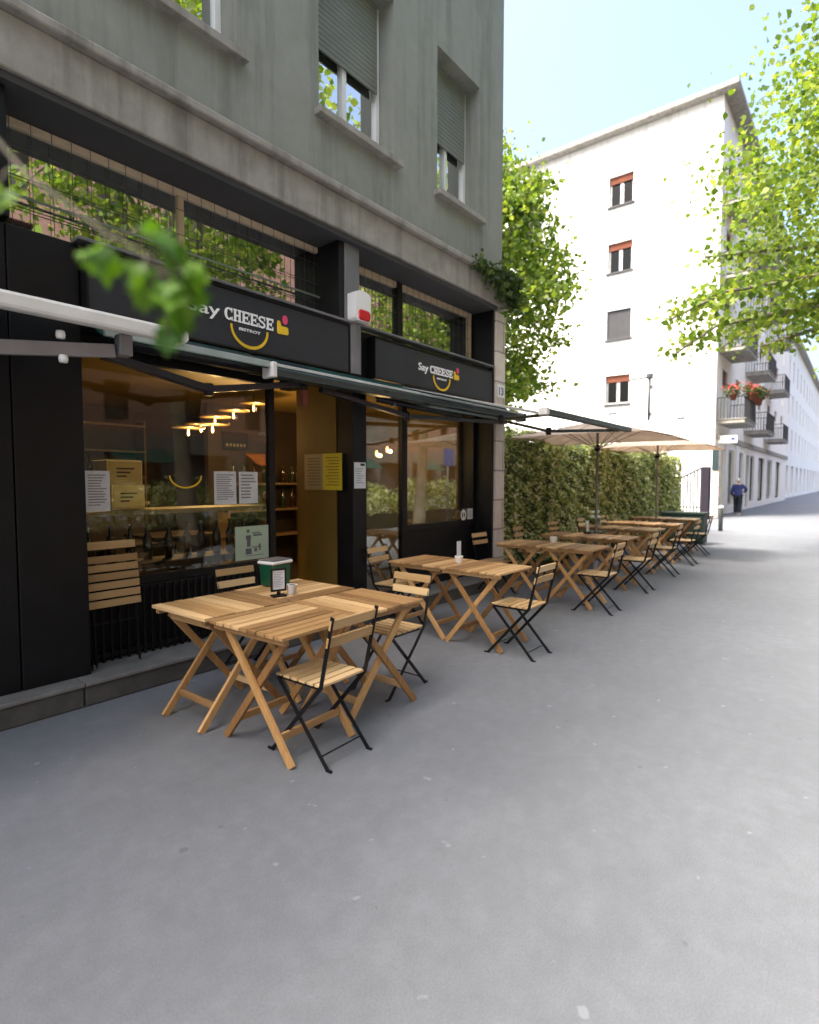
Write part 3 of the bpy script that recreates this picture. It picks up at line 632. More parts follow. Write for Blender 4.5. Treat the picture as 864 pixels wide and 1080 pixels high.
# ------------------------------------------------------------------ chairs
def make_chair(name, woodm='chairwood', metal='blackmetal'):
    t = empty(name, (0, 0, 0)); w = .165
    mb = MB()
    for i in range(6): y = -.185 + i*.062; mb.box(-.168, .168, y, y+.049, .437+.003*(i == 5), .452)
    mb.build('seat', M[woodm], t, bevel=.003)
    def lean(z): return .205 - z/.45*.40 if z < .45 else -.195 - (z-.45)/.38*.085      # long frame, bent at the seat
    for z in (.69, .785):
        y = lean(z) + .006; MB().bar((-.178, y, z), (.178, y, z), .056, .014, (0, -.22, 1)).build('backrest_slat', M[woodm], t, bevel=.003)
    for s in (-1, 1):
        mb = MB().bar((s*(w+.008), lean(0), .004), (s*(w+.008), lean(.45), .45), .006, .024, (1, 0, 0)).bar((s*(w+.008), lean(.445), .445), (s*(w+.008), lean(.83), .83), .0062, .0235, (1, 0, 0))
        mb.bar((s*(w+.008), lean(0)-.012, .007), (s*(w+.008), lean(0)+.035, .007), .012, .012, (1, 0, 0)); mb.build('back_leg', M[metal], t)
        mb = MB().bar((s*(w-.006), -.225, .004), (s*(w-.006), .165, .43), .006, .024, (1, 0, 0)); mb.bar((s*(w-.006), -.25, .007), (s*(w-.006), -.21, .007), .012, .012, (1, 0, 0)); mb.build('front_leg', M[metal], t)
        MB().box(s*(w-.018)-.005, s*(w-.018)+.005, -.17, .17, .418, .436).build('seat_rail', M[metal], t)
    MB().tube([(-w, lean(.1), .1), (w, lean(.1), .1)], .005, 6).build('crossbar', M[metal], t)
    MB().tube([(-w+.006, -.17, .065), (w-.006, -.17, .065)], .005, 6).build('crossbar', M[metal], t)
    return t
CG = 'folding chairs with wooden slats and black metal frames'
ch = [
 (2.10, 2.355, 2, 'nearest folding chair, seen from behind at the street side of the front tables'),
 (3.08, 2.68, 90, 'folding chair at the right end of the front tables, its back to the second row'),
 (2.66, 3.74, 180, 'folding chair behind the front tables, only its back slats showing beside the green tin'),
 (4.5, 3.80, 186, 'folding chair between the second row table and the narrow dark pillar, by the doorway'),
 (4.43, 2.34, 0, 'street-side folding chair pulled out from the second row of tables'),
 (6.48, 2.40, 1, 'street-side folding chair at the third row of tables'),
 (8.05, 2.455, 0, 'street-side folding chair at the fourth row of tables, before the first parasol pole'),
 (9.72, 2.52, 2, 'street-side folding chair at the fifth row of tables, right after the first parasol'),
 (11.17, 2.55, -1, 'street-side folding chair at the sixth row of tables, level with the second parasol pole'),
 (12.8, 2.66, 3, 'street-side folding chair at the last row of tables, closest to the bollard'),
 (6.6, 3.84, 178, 'wall-side folding chair at the third row, its pale back against the stone pier'),
 (7.9, 3.93, 184, 'wall-side folding chair at the fourth row, first one in front of the hedge'),
 (9.25, 3.98, 176, 'wall-side folding chair at the fifth row, left of the first parasol pole against the hedge'),
 (10.55, 3.98, 181, 'wall-side folding chair right of the first parasol pole against the hedge'),
 (11.75, 3.98, 183, 'wall-side folding chair just left of the second parasol pole against the hedge')]
proto = make_chair('folding_chair')
for i, (x, y, a, lab) in enumerate(ch):
    t = proto if i == 0 else dup(proto)
    t.location = (x, y, 0); t.rotation_euler = (0, 0, R(a)); tag(t, lab, 'chair', CG)
# folded chair hung flat against the grille
t = empty('folded_chair', (1.80, 4.20, .169), R(0), 'folded wooden slat chair leaning flat against the black grille', 'chair')
def fy(z): return z*.13
mb = MB()
for i in range(6): z = .465 + i*.064; mb.bar((-.19, fy(z)-.02, z), (.19, fy(z)-.02, z), .052, .016, (0, .13, 1))
mb.build('seat', M['shadewood'], t, bevel=.003)
MB().bar((-.185, fy(.885)-.012, .885), (.185, fy(.885)-.012, .885), .058, .014, (0, .13, 1)).build('backrest_slat', M['shadewood'], t, bevel=.003)
for s in (-1, 1):
    MB().bar((s*.17, .03, .003), (s*.165, fy(.92)+.012, .92), .006, .02, (1, 0, 0)).build('back_leg', M['blackmetal'], t)
    MB().bar((s*.15, .0, .02), (s*.15, fy(.8)+.004, .8), .006, .02, (1, 0, 0)).build('front_leg', M['blackmetal'], t)
MB().tube([(-.165, .02, .33), (.165, .02, .33)], .005, 6).build('crossbar', M['blackmetal'], t)
# mint frame chairs against the hedge far off
mc = make_chair('mint_chair', 'mint', 'mint'); mc.location = (11.1, 4.05, .08); mc.rotation_euler = (0, 0, R(150)); mc.scale = (1.05, 1.05, 1.05)
tag(mc, 'pale mint green metal chair half hidden behind the far tables by the hedge', 'chair')
# dark chair inside
dc = make_chair('indoor_chair', 'blackmetal', 'blackmetal'); dc.location = (5.35, 5.0, .172); dc.rotation_euler = (0, 0, R(200)); tag(dc, 'dark chair inside the doorway window with its back to the ochre wall', 'chair')

# ------------------------------------------------------------------ things on the tables
Zt = .7215
t = empty('green_tin', (2.68, 3.50, Zt), R(8), 'dark green tin box with white rim standing on the front tables', 'tin')
MB().prism([(-.085, 0), (.085, 0), (.1, .17), (-.1, .17)], -.075, .075).build('body', M['bucket'], t, bevel=.015)
MB().box(-.108, .108, -.085, .085, .171, .196).build('lid_rim', M['white'], t, bevel=.01)
MB().box(-.10, .10, -.077, .077, .197, .207).build('lid', M['greycap'], t, bevel=.004)
mb = MB()
for (a, b_, c, d) in ((-.07, -.015, .115, .128), (-.06, -.045, .09, .135), (-.035, -.02, .10, .13), (-.07, -.02, .05, .06), (-.07, -.058, .05, .085), (-.035, -.02, .045, .07)): mb.box(a, b_, -.0772, -.0755, c, d)
mb.build('printed_mark', M['white'], t)
t = empty('menu_stand', (2.43, 3.14, Zt), R(-18), 'black framed upright menu card on the front tables', 'menu')
MB().box(-.05, .05, -.035, .035, 0, .012).build('foot', M['blackmetal'], t, bevel=.004)
MB().box(-.012, .012, -.006, .006, .012, .035).build('stem', M['blackmetal'], t)
f = MB().box(-.055, -.043, -.008, .008, .036, .195).box(.043, .055, -.008, .008, .036, .195).box(-.043, .043, -.008, .008, .036, .05).box(-.043, .043, -.008, .008, .183, .195).build('frame', M['blackmetal'], t, bevel=.002)
MB().box(-.043, .043, -.003, .003, .05, .183).build('card', M['paper'], t)
mb = MB()
for i in range(9): mb.box(-.034, .034-.01*(i % 3), -.0042, -.0032, .165-i*.012, .168-i*.012)
mb.build('printed_text', M['greyarm'], t)
t = empty('pebble_pot', (2.53, 3.12, Zt), 0, 'small white pot of grey pebbles beside the black menu card', 'pot')
MB().lathe([(.024, 0), (.028, .004), (.038, .068), (.040, .072), (.036, .072), (.034, .06)], n=24).build('pot', M['ceramic'], t, True)
MB().lathe([(.001, .074), (.015, .073), (.028, .068), (.034, .058)], n=18).build('pebbles', M['pebble'], t, True)
t = empty('table_pot', (4.555, 3.06, Zt), 0, 'white pot with a tall pale card on the second row table', 'pot')
MB().lathe([(.028, 0), (.032, .004), (.042, .065), (.042, .07), (.038, .07), (.036, .06)], n=24).build('pot', M['ceramic'], t, True)
MB().box(-.034, .034, -.002, .002, .06, .215).build('card', M['paper'], t, bevel=.001)
MB().lathe([(.001, .062), (.02, .06), (.036, .052)], n=16).build('filling', M['pebble'], t, True)
t = empty('cup', (6.85, 3.12, Zt), 0, 'white cup on the third row table', 'cup')
MB().lathe([(.035, 0), (.042, .004), (.048, .075), (.048, .08), (.044, .08), (.042, .07)], n=24).build('bowl', M['ceramic'], t, True)
MB().lathe([(.042, .07), (.03, .071), (.001, .071)], n=20).build('filling', M['pebble'], t, True)
t = empty('card_stand', (8.38, 3.26, Zt), 0, 'white card in a dark foot on the fourth row table', 'menu')
MB().lathe([(.05, 0), (.055, .006), (.05, .03), (.02, .036)], n=20).build('foot', M['blackmetal'], t, True)
MB().box(-.045, .045, -.003, .003, .034, .20).build('card', M['paper'], t)

# ------------------------------------------------------------------ parasols
def make_parasol(loc, label):
    t = empty('parasol', loc, 0, label, 'parasol', 'beige square parasols over the tables'); h = 1.1; ze = 2.19; zt = 2.50
    MB().tube([(0, 0, .0), (0, 0, .8), (0, 0, 2.46)], [.021, .021, .021], 12).build('pole', M['polegrey'], t, True)
    mb = MB().lathe([(.26, 0), (.27, .01), (.27, .05), (.24, .065), (.045, .075), (.036, .25), (.03, .26)], n=28); mb.build('base', M['polefoot'], t, True)
    n = 6; vs = []; fs = []
    def P(u, v):
        r = max(abs(u), abs(v)); sag = .045*math.sin(math.pi*r)*(min(abs(u), abs(v))/r if r else 0)
        edge = .035*(1-(min(abs(u), abs(v))/r if r else 1))*r
        return (u*h*(1-.0*edge), v*h, zt - (zt-ze)*r + edge*.4 - .02*math.sin(math.pi*r))
    k = 16
    for dz in (0, -.004):
        for i in range(k+1):
            for j in range(k+1): p = P(2*i/k-1, 2*j/k-1); vs.append((p[0], p[1], p[2]+dz))
    q = (k+1)**2
    for i in range(k):
        for j in range(k):
            a = i*(k+1)+j; b_ = a+k+1; fs += [(a, b_, b_+1, a+1), (q+a, q+a+1, q+b_+1, q+b_)]
    rim = [i*(k+1) for i in range(k+1)] + [k*(k+1)+j for j in range(1, k+1)] + [i*(k+1)+k for i in range(k-1, -1, -1)] + [j for j in range(k-1, 0, -1)]
    for a, b_ in zip(rim, rim[1:]+rim[:1]): fs.append((a, b_, q+b_, q+a))
    c = MB(); c.add(vs, fs); c.build('canopy', M['beige'], t, True)
    for i in range(8):
        a = math.pi/4*i; r = h*(1.405 if i % 2 else .99); ux, uy = math.cos(a), math.sin(a); z1 = ze + (.0 if i % 2 else .012)
        MB().bar((ux*.03, uy*.03, zt-.03), (ux*r, uy*r, z1-.012), .009, .012, (-uy, ux, 0)).build('rib', M['ribtan'], t)
        MB().bar((ux*.035, uy*.035, 2.05), (ux*r*.45, uy*r*.45, zt-.035-(zt-ze)*.45-.02), .008, .012, (-uy, ux, 0)).build('strut', M['ribtan'], t)
    MB().lathe([(.022, 2.0), (.045, 2.02), (.045, 2.08), (.024, 2.1)], n=14).build('runner', M['blackmetal'], t, True)
    return t
p1 = make_parasol((8.78, 3.28, 0), 'nearer beige parasol, its pole between the fourth and fifth rows of tables')
p2 = dup(p1); p2.location = (12.2, 3.3, 0); p2.rotation_euler = (0, 0, R(3)); p2['label'] = 'farther beige parasol, its pole beside the sixth row of tables'

# ------------------------------------------------------------------ hedge
rg = np.random.default_rng(3)
hd = empty('hedge', (13, 4.75, 0), 0, 'tall clipped leafy hedge with cream flecks behind the tables', 'hedge'); off = W(hd)
mb = MB(); nx = 60
vs = []
X0, X1 = 7.32, 18.6
def htop(x): return 2.28 + .07*math.sin(x*1.7) + .05*math.sin(x*4.3+1) + .03*math.sin(x*9.1)
def hfront(x, z): return 4.33 + .05*math.sin(x*2.3+z*1.9) + .04*math.sin(x*5.7-z*3.1)
prof = []
fs = []
for i in range(nx+1):
    x = X0+.1 + (X1-X0-.2)*i/nx
    for (yy, zz) in ((.12, .02), (.1, .7), (.12, 1.4), (.14, htop(x)-.16), (.45, htop(x)-.1), (.8, htop(x)-.2), (.85, .02)):
        vs.append((x, hfront(x, zz)+yy if yy < .5 else 4.35+yy, zz))
for i in range(nx):
    for j in range(6): a = i*7+j; fs.append((a, a+7, a+8, a+1))
fs.append(tuple(range(7))); fs.append(tuple(nx*7+j for j in range(7)))
mb.add(vs, fs); mb.build('branches', M['hedge_in'], hd, loc=off)
def shell(n, kind):
    x = rg.uniform(X0, X1, n); dens = None
    if kind == 'front':
        z = rg.uniform(.05, 1, n); zt = np.array([htop(v) for v in x]); z = z*zt
        y = np.array([hfront(a, b) for a, b in zip(x, z)]) + np.abs(rg.normal(0, .035, n)) - .03
        bulge = .05*np.sin(x*13+z*9)*np.sin(z*11-x*3); y -= bulge
        o_ = np.tile([0, -1., .25], (n, 1))
    elif kind == 'top':
        y = rg.uniform(4.33, 5.2, n); z = np.array([htop(v) for v in x]) - np.abs(rg.normal(0, .05, n)) + rg.exponential(.018, n); o_ = np.tile([0, -.2, 1.], (n, 1))
    else:
        x = (X0 if kind == 'l' else X1) + rg.normal(0, .04, n); y = rg.uniform(4.33, 5.2, n); z = rg.uniform(.05, 2.3, n); o_ = np.tile([-1. if kind == 'l' else 1., 0, .2], (n, 1))
    return np.stack([x, y, z], 1), o_
S = [shell(28000, 'front'), shell(8000, 'top'), shell(1800, 'l'), shell(1800, 'r')]
# denser, smaller leaves toward the near end
leafcloud('foliage', M['leaf_hedge'], np.concatenate([s[0] for s in S]), .062, 5, hd, off, face=np.concatenate([s[1] for s in S]) + np.array([0, 0, .8]))

# ivy over the stone band
iv = empty('ivy', (7.0, 4.1, 4.3), 0, 'ivy spilling over the stone band at the end of the bistro building', 'plant'); off = W(iv)
n = 900; px = 7.25 - rg.exponential(.28, n); pz = 4.36 - np.abs(rg.normal(0, .17, n))*np.clip(1.3-(7.25-px)*1.0, .2, 1.3) + .05*rg.normal(size=n); py = 3.98 - np.abs(rg.normal(0, .07, n))
leafcloud('foliage', M['leaf_ivy'], np.stack([np.clip(px, 6.2, 7.4), py, pz], 1), .075, 8, iv, off, np.tile([0, -1., -.3], (n, 1)))
mb = MB()
for k in range(7): x = 7.2-k*.1; mb.tube([(x, 4.02, 4.385), (x+.03, 3.93, 4.38), (x+.05, 3.92, 4.2), (x+.02, 3.95, 4.02)], [.008, .007, .005, .003], 5)
mb.build('stems', M['bark'], iv, loc=off)

# ------------------------------------------------------------------ trees
tree('garden_tree', 'bright green tree rising behind the hedge beside the stone pier', 'tree', (12.0, 8.2, 0), 3.4, (12.0, 7.7, 6.1), (2.45, 2.2, 3.7), 30000, .12, 11, ncl=240)
SG = 'plane trees along the kerb'
tree('street_tree', 'plane tree reaching over the pavement at the right, low bough before the white gable', 'tree', (14.6, -2.6, 0), 3.8, (14.4, -.6, 7.6), (3.3, 3.2, 3.5), 22000, .115, 21,
     boughs=[[(14.4, -1.4, 5.2), (13.2, .8, 5.4), (11.8, 2.1, 5.0), (10.55, 2.66, 4.35)], [(14.4, -1.4, 5.0), (13.4, 1.0, 4.9), (12.2, 2.3, 4.5), (11.2, 2.75, 3.88)],
             [(14.2, -1.0, 5.4), (13.6, 1.2, 5.6), (12.9, 2.3, 5.3), (12.2, 2.7, 4.9)], [(14.4, -1.0, 4.9), (14, .8, 4.6), (13.4, 1.7, 4.25)], [(14.4, -1.0, 5.9), (13.8, 1.2, 6.2), (12.6, 2.6, 6.0)], [(14.4, -.8, 5.2), (14.1, 1.0, 5.1), (13.7, 2.0, 4.7), (13.3, 2.4, 4.3)]], group=SG, ncl=170)
tree('street_tree', 'plane tree by the kerb whose crown shows at the top right corner', 'tree', (6.5, -2.7, 0), 4.2, (6.3, -1.9, 8.2), (3.2, 2.6, 3.4), 14000, .14, 22, group=SG, ncl=120)
tree('street_tree', 'plane tree by the kerb far along the street', 'tree', (24, -2.7, 0), 4, (24, -1.5, 7.8), (3.2, 3.2, 3.5), 7000, .24, 24, group=SG)
# the near tree behind the camera with one low hanging twig
bo_density = 1
tree('street_tree', 'plane tree beside the viewer, its low twig hanging blurred at the upper left', 'tree', (-1.6, -2.6, 0), 4.0, (-1.6, -2.0, 7.8), (3.0, 2.8, 3.2), 7000, .2, 23, group=SG)

# ------------------------------------------------------------------ apartment building at the end
GX = 27.0; FY = 5.0
ab = empty('apartment_building', (GX, FY, 0), 0, 'tall white apartment building with blank gable, two windows and flowered balconies', 'building'); off = W(ab)
gw = []
for k, z in enumerate((5.2, 8.25, 11.35, 14.4)): gw.append((8.62, 9.75, z, z+1.36))
for k, z in enumerate((11.35, 14.4)): gw.append((13.2, 14.3, z, z+1.36))
HA = 17.6
mb = holes_wall(MB(), FY, 19, 0, HA, GX, GX+.35, gw, 'y'); mb.build('gable_wall', M['whitewall'], ab, loc=off)
SH = [(27.45, 29.1, .12, 3.05), (30.2, 31.9, .35, 3.05), (33.2, 34.5, .12, 3.05), (35.3, 36.6, .12, 3.0), (37.0, 38.5, .4, 3.0), (40.2, 43, .3, 3.0), (44.2, 47, .3, 3.0), (49, 52, .3, 3)]
FW = [(x, x+1.3, z, z+2.25) for z in (4.3, 7.35, 10.4, 13.5) for x in (28.3, 31.6, 35.4, 39.2, 43.4, 47.2, 51)]
mb = holes_wall(MB(), GX+.35, 56, 0, HA, FY, FY+.35, SH + FW); mb.build('wall', M['cream'], ab, loc=off)
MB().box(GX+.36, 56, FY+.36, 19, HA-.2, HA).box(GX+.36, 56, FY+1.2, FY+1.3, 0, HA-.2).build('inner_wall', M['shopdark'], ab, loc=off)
MB().box(GX-.45, 56.3, FY-.6, 19.4, HA+.001, HA+.22).build('eaves', M['band'], ab, bevel=.03, loc=off)
mb = MB(); mb.add([(GX-.4, FY-.55, HA+.222), (56.2, FY-.55, HA+.222), (56.2, 19.3, HA+.222), (GX-.4, 19.3, HA+.222), (GX+4, 12, HA+2.6), (52, 12, HA+2.6)], [(0,1,5,4), (1,2,5), (2,3,4,5), (3,0,4), (3,2,1,0)])
mb.build('roof', M['tilebrown'], ab, loc=off)
for i, (a, b_, z0, z1) in enumerate(gw):
    x = GX+.14
    f = MB().box(x, x+.07, a, a+.09, z0, z1).box(x, x+.07, b_-.09, b_, z0, z1).box(x, x+.07, a+.09, b_-.09, z0, z0+.08).box(x, x+.07, a+.09, b_-.09, z1-.08, z1).box(x+.004, x+.066, (a+b_)/2-.08, (a+b_)/2+.08, z0+.08, z1-.08)
    f = f.build('window', M['steel'], ab, bevel=.005, loc=off)
    MB().box(x+.03, x+.036, a+.09, b_-.09, z0+.08, z1-.08).build('pane', M['glassdark'], f)
    MB().box(GX-.09, x-.002, a-.06, b_+.06, z0-.09, z0-.003).build('sill', M['shutter'], f, bevel=.008)  # dark colour of the sill stands in for its shadow line
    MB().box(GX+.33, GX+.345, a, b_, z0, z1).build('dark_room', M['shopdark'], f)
    mb = MB(); zb = z0+.05 if i % 4 == 1 else z1-.32; z = zb
    while z < z1-.01: mb.box(x-.05, x-.03, a+.02, b_-.02, z, min(z+.045, z1)); z += .05
    mb.build('shutter', M['shutter'] if i % 4 == 1 else M['terracotta'], f, bevel=.004)
def fpart(name, mb, mat, bevel=0): return mb.build(name, M[mat], ab, bevel=bevel, loc=off)
for i, (a, b_, z0, z1) in enumerate(SH):
    f = fpart('shop_front', MB().box(a, a+.09, FY+.12, FY+.2, z0, z1).box(b_-.09, b_, FY+.12, FY+.2, z0, z1).box(a+.09, b_-.09, FY+.12, FY+.2, z1-.1, z1).box(a+.09, b_-.09, FY+.12, FY+.2, z0, z0+.12), ('purplepost', 'steel', 'greenpaint', 'purplepost', 'greenpaint')[i % 5], .006)
    MB().box(a+.09, b_-.09, FY+.155, FY+.165, z0+.12, z1-.1).build('pane', M['glass'], f)
for (a, b_, z0, z1) in FW:
    f = fpart('window', MB().box(a, a+.08, FY+.14, FY+.2, z0, z1).box(b_-.08, b_, FY+.14, FY+.2, z0, z1).box(a+.08, b_-.08, FY+.14, FY+.2, z1-.08, z1).box((a+b_)/2-.05, (a+b_)/2+.05, FY+.142, FY+.198, z0, z1-.08), 'white', .005)
    MB().box(a+.08, b_-.08, FY+.165, FY+.172, z0, z1-.08).build('pane', M['glassup'], f)
    mb = MB(); z = z1-.6
    while z < z1: mb.box(a+.02, b_-.02, FY+.08, FY+.1, z, z+.045); z += .05
    mb.build('shutter', M['terracotta'], f)
for z in (4.02, 7.08, 10.15, 13.2):
    for (a, b_) in ((27.35, 30.4), (34.4, 37.4), (42, 45)):
        s = fpart('balcony', MB().box(a, b_, 3.95, FY-.002, z, z+.16).box(a-.04, b_+.04, 3.9, FY-.002, z+.161, z+.20), 'band', .015)
        mb = MB(); zt = z+1.12
        for p, q in (((a, 3.97), (b_, 3.97)), ((a, 3.97), (a, FY-.01)), ((b_, 3.97), (b_, FY-.01))):
            ln = math.hypot(q[0]-p[0], q[1]-p[1]); k = int(ln/.12)
            for j in range(k+1): x, y = p[0]+(q[0]-p[0])*j/k, p[1]+(q[1]-p[1])*j/k; mb.box(x-.009, x+.009, y-.009, y+.009, z+.2, zt-.03)
        mb.box(a-.03, b_+.03, 3.95, 3.99, zt-.029, zt).box(a-.02, a+.02, 3.991, FY-.005, zt-.029, zt).box(b_-.02, b_+.02, 3.991, FY-.005, zt-.029, zt)
        mb.build('railing', M['iron'], s)
for (xa, xb) in ((29.3, 30.0), (32.1, 33.0), (34.65, 35.15)): fpart('pilaster', MB().box(xa, xb, FY-.06, FY-.002, .02, 3.34), 'whitewall', .01)
fpart('cornice', MB().box(27.37, 56, FY-.12, FY-.002, 3.35, 3.6), 'band', .02)
# small wall hooks on the gable
fpart('wall_plate', MB().box(GX-.02, GX-.002, 9.2, 9.6, 4.72, 4.8).box(GX-.02, GX-.002, 11.1, 11.5, 4.65, 4.73).box(GX-.02, GX-.002, 6.2, 6.5, 4.3, 4.38), 'shutter')
# lamp on a tall wall pole
t = empty('wall_lamp', (GX-.3, 7.66, 4.2), 0, 'slim dark lamp on a pole fixed to the white gable right of the lower window', 'lamp'); off = W(t)
MB().tube([(GX-.25, 7.66, 4.3), (GX-.25, 7.66, 6.25)], [.06, .05], 10).build('pole', M['iron'], t, True, loc=off)
MB().tube([(GX-.25, 7.66, 6.25), (GX-.25, 8.6, 6.2)], .04, 8).build('arm', M['iron'], t, True, loc=off)
MB().box(GX-.37, GX-.13, 7.52, 7.78, 6.17, 6.42).build('head', M['iron'], t, bevel=.05, loc=off)
MB().box(GX-.25, GX-.002, 7.62, 7.7, 4.6, 4.68).box(GX-.25, GX-.002, 7.62, 7.7, 5.8, 5.88).build('bracket', M['iron'], t, loc=off)
# projecting sign
t = empty('projecting_sign', (27.5, 4.6, 3.2), 0, 'white projecting shop sign with a small dark blue mark under the first balcony', 'sign'); off = W(t)
MB().box(27.45, 27.55, 4.22, 4.98, 3.18, 3.5).build('panel', M['white'], t, bevel=.01, loc=off)
MB().box(27.443, 27.4485, 4.3, 4.46, 3.3, 3.42).build('mark', M['blue'], t, loc=off)
# flower pots
FG = 'red geranium pots along the balcony railings'
def flowerpot(x, y, z, label, seed):
    t = empty('flower_pot', (x, y, z), 0, label, 'flower pot', FG)
    MB().lathe([(.1, 0), (.15, .24), (.165, .24), (.165, .28), (.13, .28)], n=16).build('pot', M['terracotta'], t, True)
    r = np.random.default_rng(seed); p = r.normal(size=(150, 3))*[.17, .17, .12] + [0, 0, .42]
    leafcloud('foliage', M['leaf_ivy'], p, .1, seed, t); p = r.normal(size=(60, 3))*[.18, .18, .09] + [0, 0, .52]
    leafcloud('blossom', M['flower'], p, .085, seed+1, t)
    return t
flowerpot(27.7, 3.78, 5.0, 'red flower pot hung at the left corner of the first balcony railing', 1)
flowerpot(28.9, 3.78, 5.02, 'red flower pot hung in the middle of the first balcony railing', 3)
flowerpot(29.9, 3.78, 4.98, 'red flower pot hung at the far end of the first balcony railing', 5)
flowerpot(28.3, 3.78, 5.0, 'red flower pot second from the left corner of the first balcony railing', 7)
flowerpot(27.3, 4.4, 4.98, 'red flower pot on the gable end of the first balcony railing', 9)
flowerpot(29.4, 3.78, 5.0, 'red flower pot fourth along the street front of the first balcony railing', 11)
# iron gate and post beside the gable
t = empty('iron_gate', (25.2, 5.5, 0), 0, 'black iron gate with sloping top rail at the end of the hedge', 'gate'); off = W(t)
MB().bar((25.2, 5.07, 2.1), (25.2, 6.3, 1.45), .06, .07, (1, 0, 0)).build('top_rail', M['iron'], t, loc=off)
MB().box(25.18, 25.22, 5.07, 6.3, .45, .5).build('bottom_rail', M['iron'], t, loc=off)
mb = MB()
for k in range(10): y = 5.12+k*.125; mb.box(25.177, 25.223, y-.022, y+.022, .1, 2.1-(y-5.07)*.53-.02)
mb.build('bars', M['iron'], t, loc=off)
t = MB().box(25.0, 25.35, 4.78, 5.06, 0, 2.12).build('gate_post', M['purplepost'], bevel=.02); tag(t, 'dark square gate post beside the iron gate', 'post')
t = MB().box(26.55, 26.99, 4.72, 5.0, 0, 3.0).build('stone_post', M['travertine'], bevel=.02); tag(t, 'pale stone post at the corner of the white building', 'post')
t = MB().box(26.5, 26.54, 4.74, 4.98, 2.0, 2.9).build('teal_plate', M['teal'], bevel=.01); tag(t, 'narrow teal plate on the pale stone post', 'sign')
# bollard
t = empty('bollard', (19.4, 3.36, 0), 0, 'grey steel bollard on the bright pavement', 'bollard')
MB().lathe([(.062, 0), (.062, .68), (.058, .70), (.05, .7)], n=20).build('shaft', M['darksteel'], t, True)
MB().lathe([(.05, .701), (.078, .702), (.08, .73), (.06, .77), (.02, .79), (.001, .792)], n=20).build('cap', M['white'], t, True)
# dark green planter at the end of the row
t = empty('planter_box', (14.9, 3.4, 0), 0, 'dark green slatted planter box closing the row of tables', 'planter')
MB().box(-.22, .22, -.5, .45, .04, .72).build('box', M['greenpaint'], t, bevel=.01)
MB().box(-.25, .25, -.54, .49, .722, .78).build('rim', M['greenpaint'], t, bevel=.01)
mb = MB()
for k in range(8): mb.box(-.235, -.222, -.5+k*.12, -.41+k*.12, .08, .7)
mb.build('slats', M['greenpaint'], t, bevel=.004)
# buildings closing the street
t = empty('distant_building', (58, 5.4, 0), 0, 'pale distant building continuing the street beyond the white apartment block', 'building'); off = W(t)
fw = [(x, x+1.3, z, z+2) for z in (4.4, 7.6, 10.8) for x in range(60, 128, 4)] + [(x, x+2.6, .2, 3) for x in range(60, 128, 5)]
fw1 = [h for h in fw if h[3] > 3.5]; fw0 = [h for h in fw if h[3] < 3.5]
mb = holes_wall(MB(), 57, 130, 3.5, 14.5, 5.4, 5.8, fw1); holes_wall(mb, 57, 130, 0, 3.5, 5.4, 5.8, fw0); mb.build('wall', M['whitewall'], t, loc=off)
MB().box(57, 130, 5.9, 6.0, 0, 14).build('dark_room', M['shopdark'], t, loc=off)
MB().box(56.8, 130, 4.9, 6.2, 14.501, 14.8).build('eaves', M['band'], t, loc=off)
# opposite side of the street (seen in the window reflections)
t = empty('opposite_building', (8, -20, 0), 0, 'brick and cream building across the street mirrored in the shop windows', 'building'); off = W(t)
hw = [(x, x+1.3, z, z+1.9) for z in (4.6, 7.8, 11, 14.2) for x in range(-28, 60, 4)]
mb = holes_wall(MB(), -30, 62, 4, 17.5, -20.4, -20, hw); mb.build('wall', M['brick'], t, loc=off)
sw = [(x, x+2.8, .2, 3.0) for x in range(-28, 58, 4)]
mb = holes_wall(MB(), -30, 62, 0, 3.999, -20.4, -20, sw); mb.build('shop_wall', M['step'], t, loc=off)
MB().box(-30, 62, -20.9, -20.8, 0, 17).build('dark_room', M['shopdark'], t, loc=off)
for i, x in enumerate(range(-28, 58, 8)):
    mb = MB(); mb.add([(x, -20, 3.2), (x+3, -20, 3.2), (x+3, -18.7, 2.5), (x, -18.7, 2.5), (x, -20, 3.18), (x+3, -20, 3.18), (x+3, -18.7, 2.48), (x, -18.7, 2.48)], [(0,1,2,3),(7,6,5,4),(0,4,5,1),(1,5,6,2),(2,6,7,3),(3,7,4,0)])
    mb.build('awning', M['orangecloth' if i % 3 == 0 else 'awn_green'], t, loc=off)

t = empty('kerb_hedge', (15, -3.5, 0), 0, 'low loose hedge in a planter along the kerb mirrored in the windows', 'hedge'); off = W(t)
MB().box(1, 26, -3.8, -3.2, 0, .5).build('trough', M['greenpaint'], t, bevel=.02, loc=off)
r2 = np.random.default_rng(31); n = 11000; x = r2.uniform(1, 26, n); h = .55+.75*(.5+.5*np.sin(x*2.1)*np.sin(x*.9+1)); leafcloud('foliage', M['leaf_hedge'], np.stack([x, -3.5+r2.normal(0, .2, n), .5+h*r2.uniform(0, 1, n)], 1), .11, 32, t, off)
t = empty('blue_street_sign', (16.8, -3.0, 0), 0, 'blue street sign on a grey post across the pavement', 'sign')
MB().tube([(0, 0, 0), (0, 0, 2.9)], .03, 10).build('post', M['steel'], t, True); MB().box(-.3, .3, .035, .05, 2.1, 2.8).build('plate', M['bluesign'], t, bevel=.004)
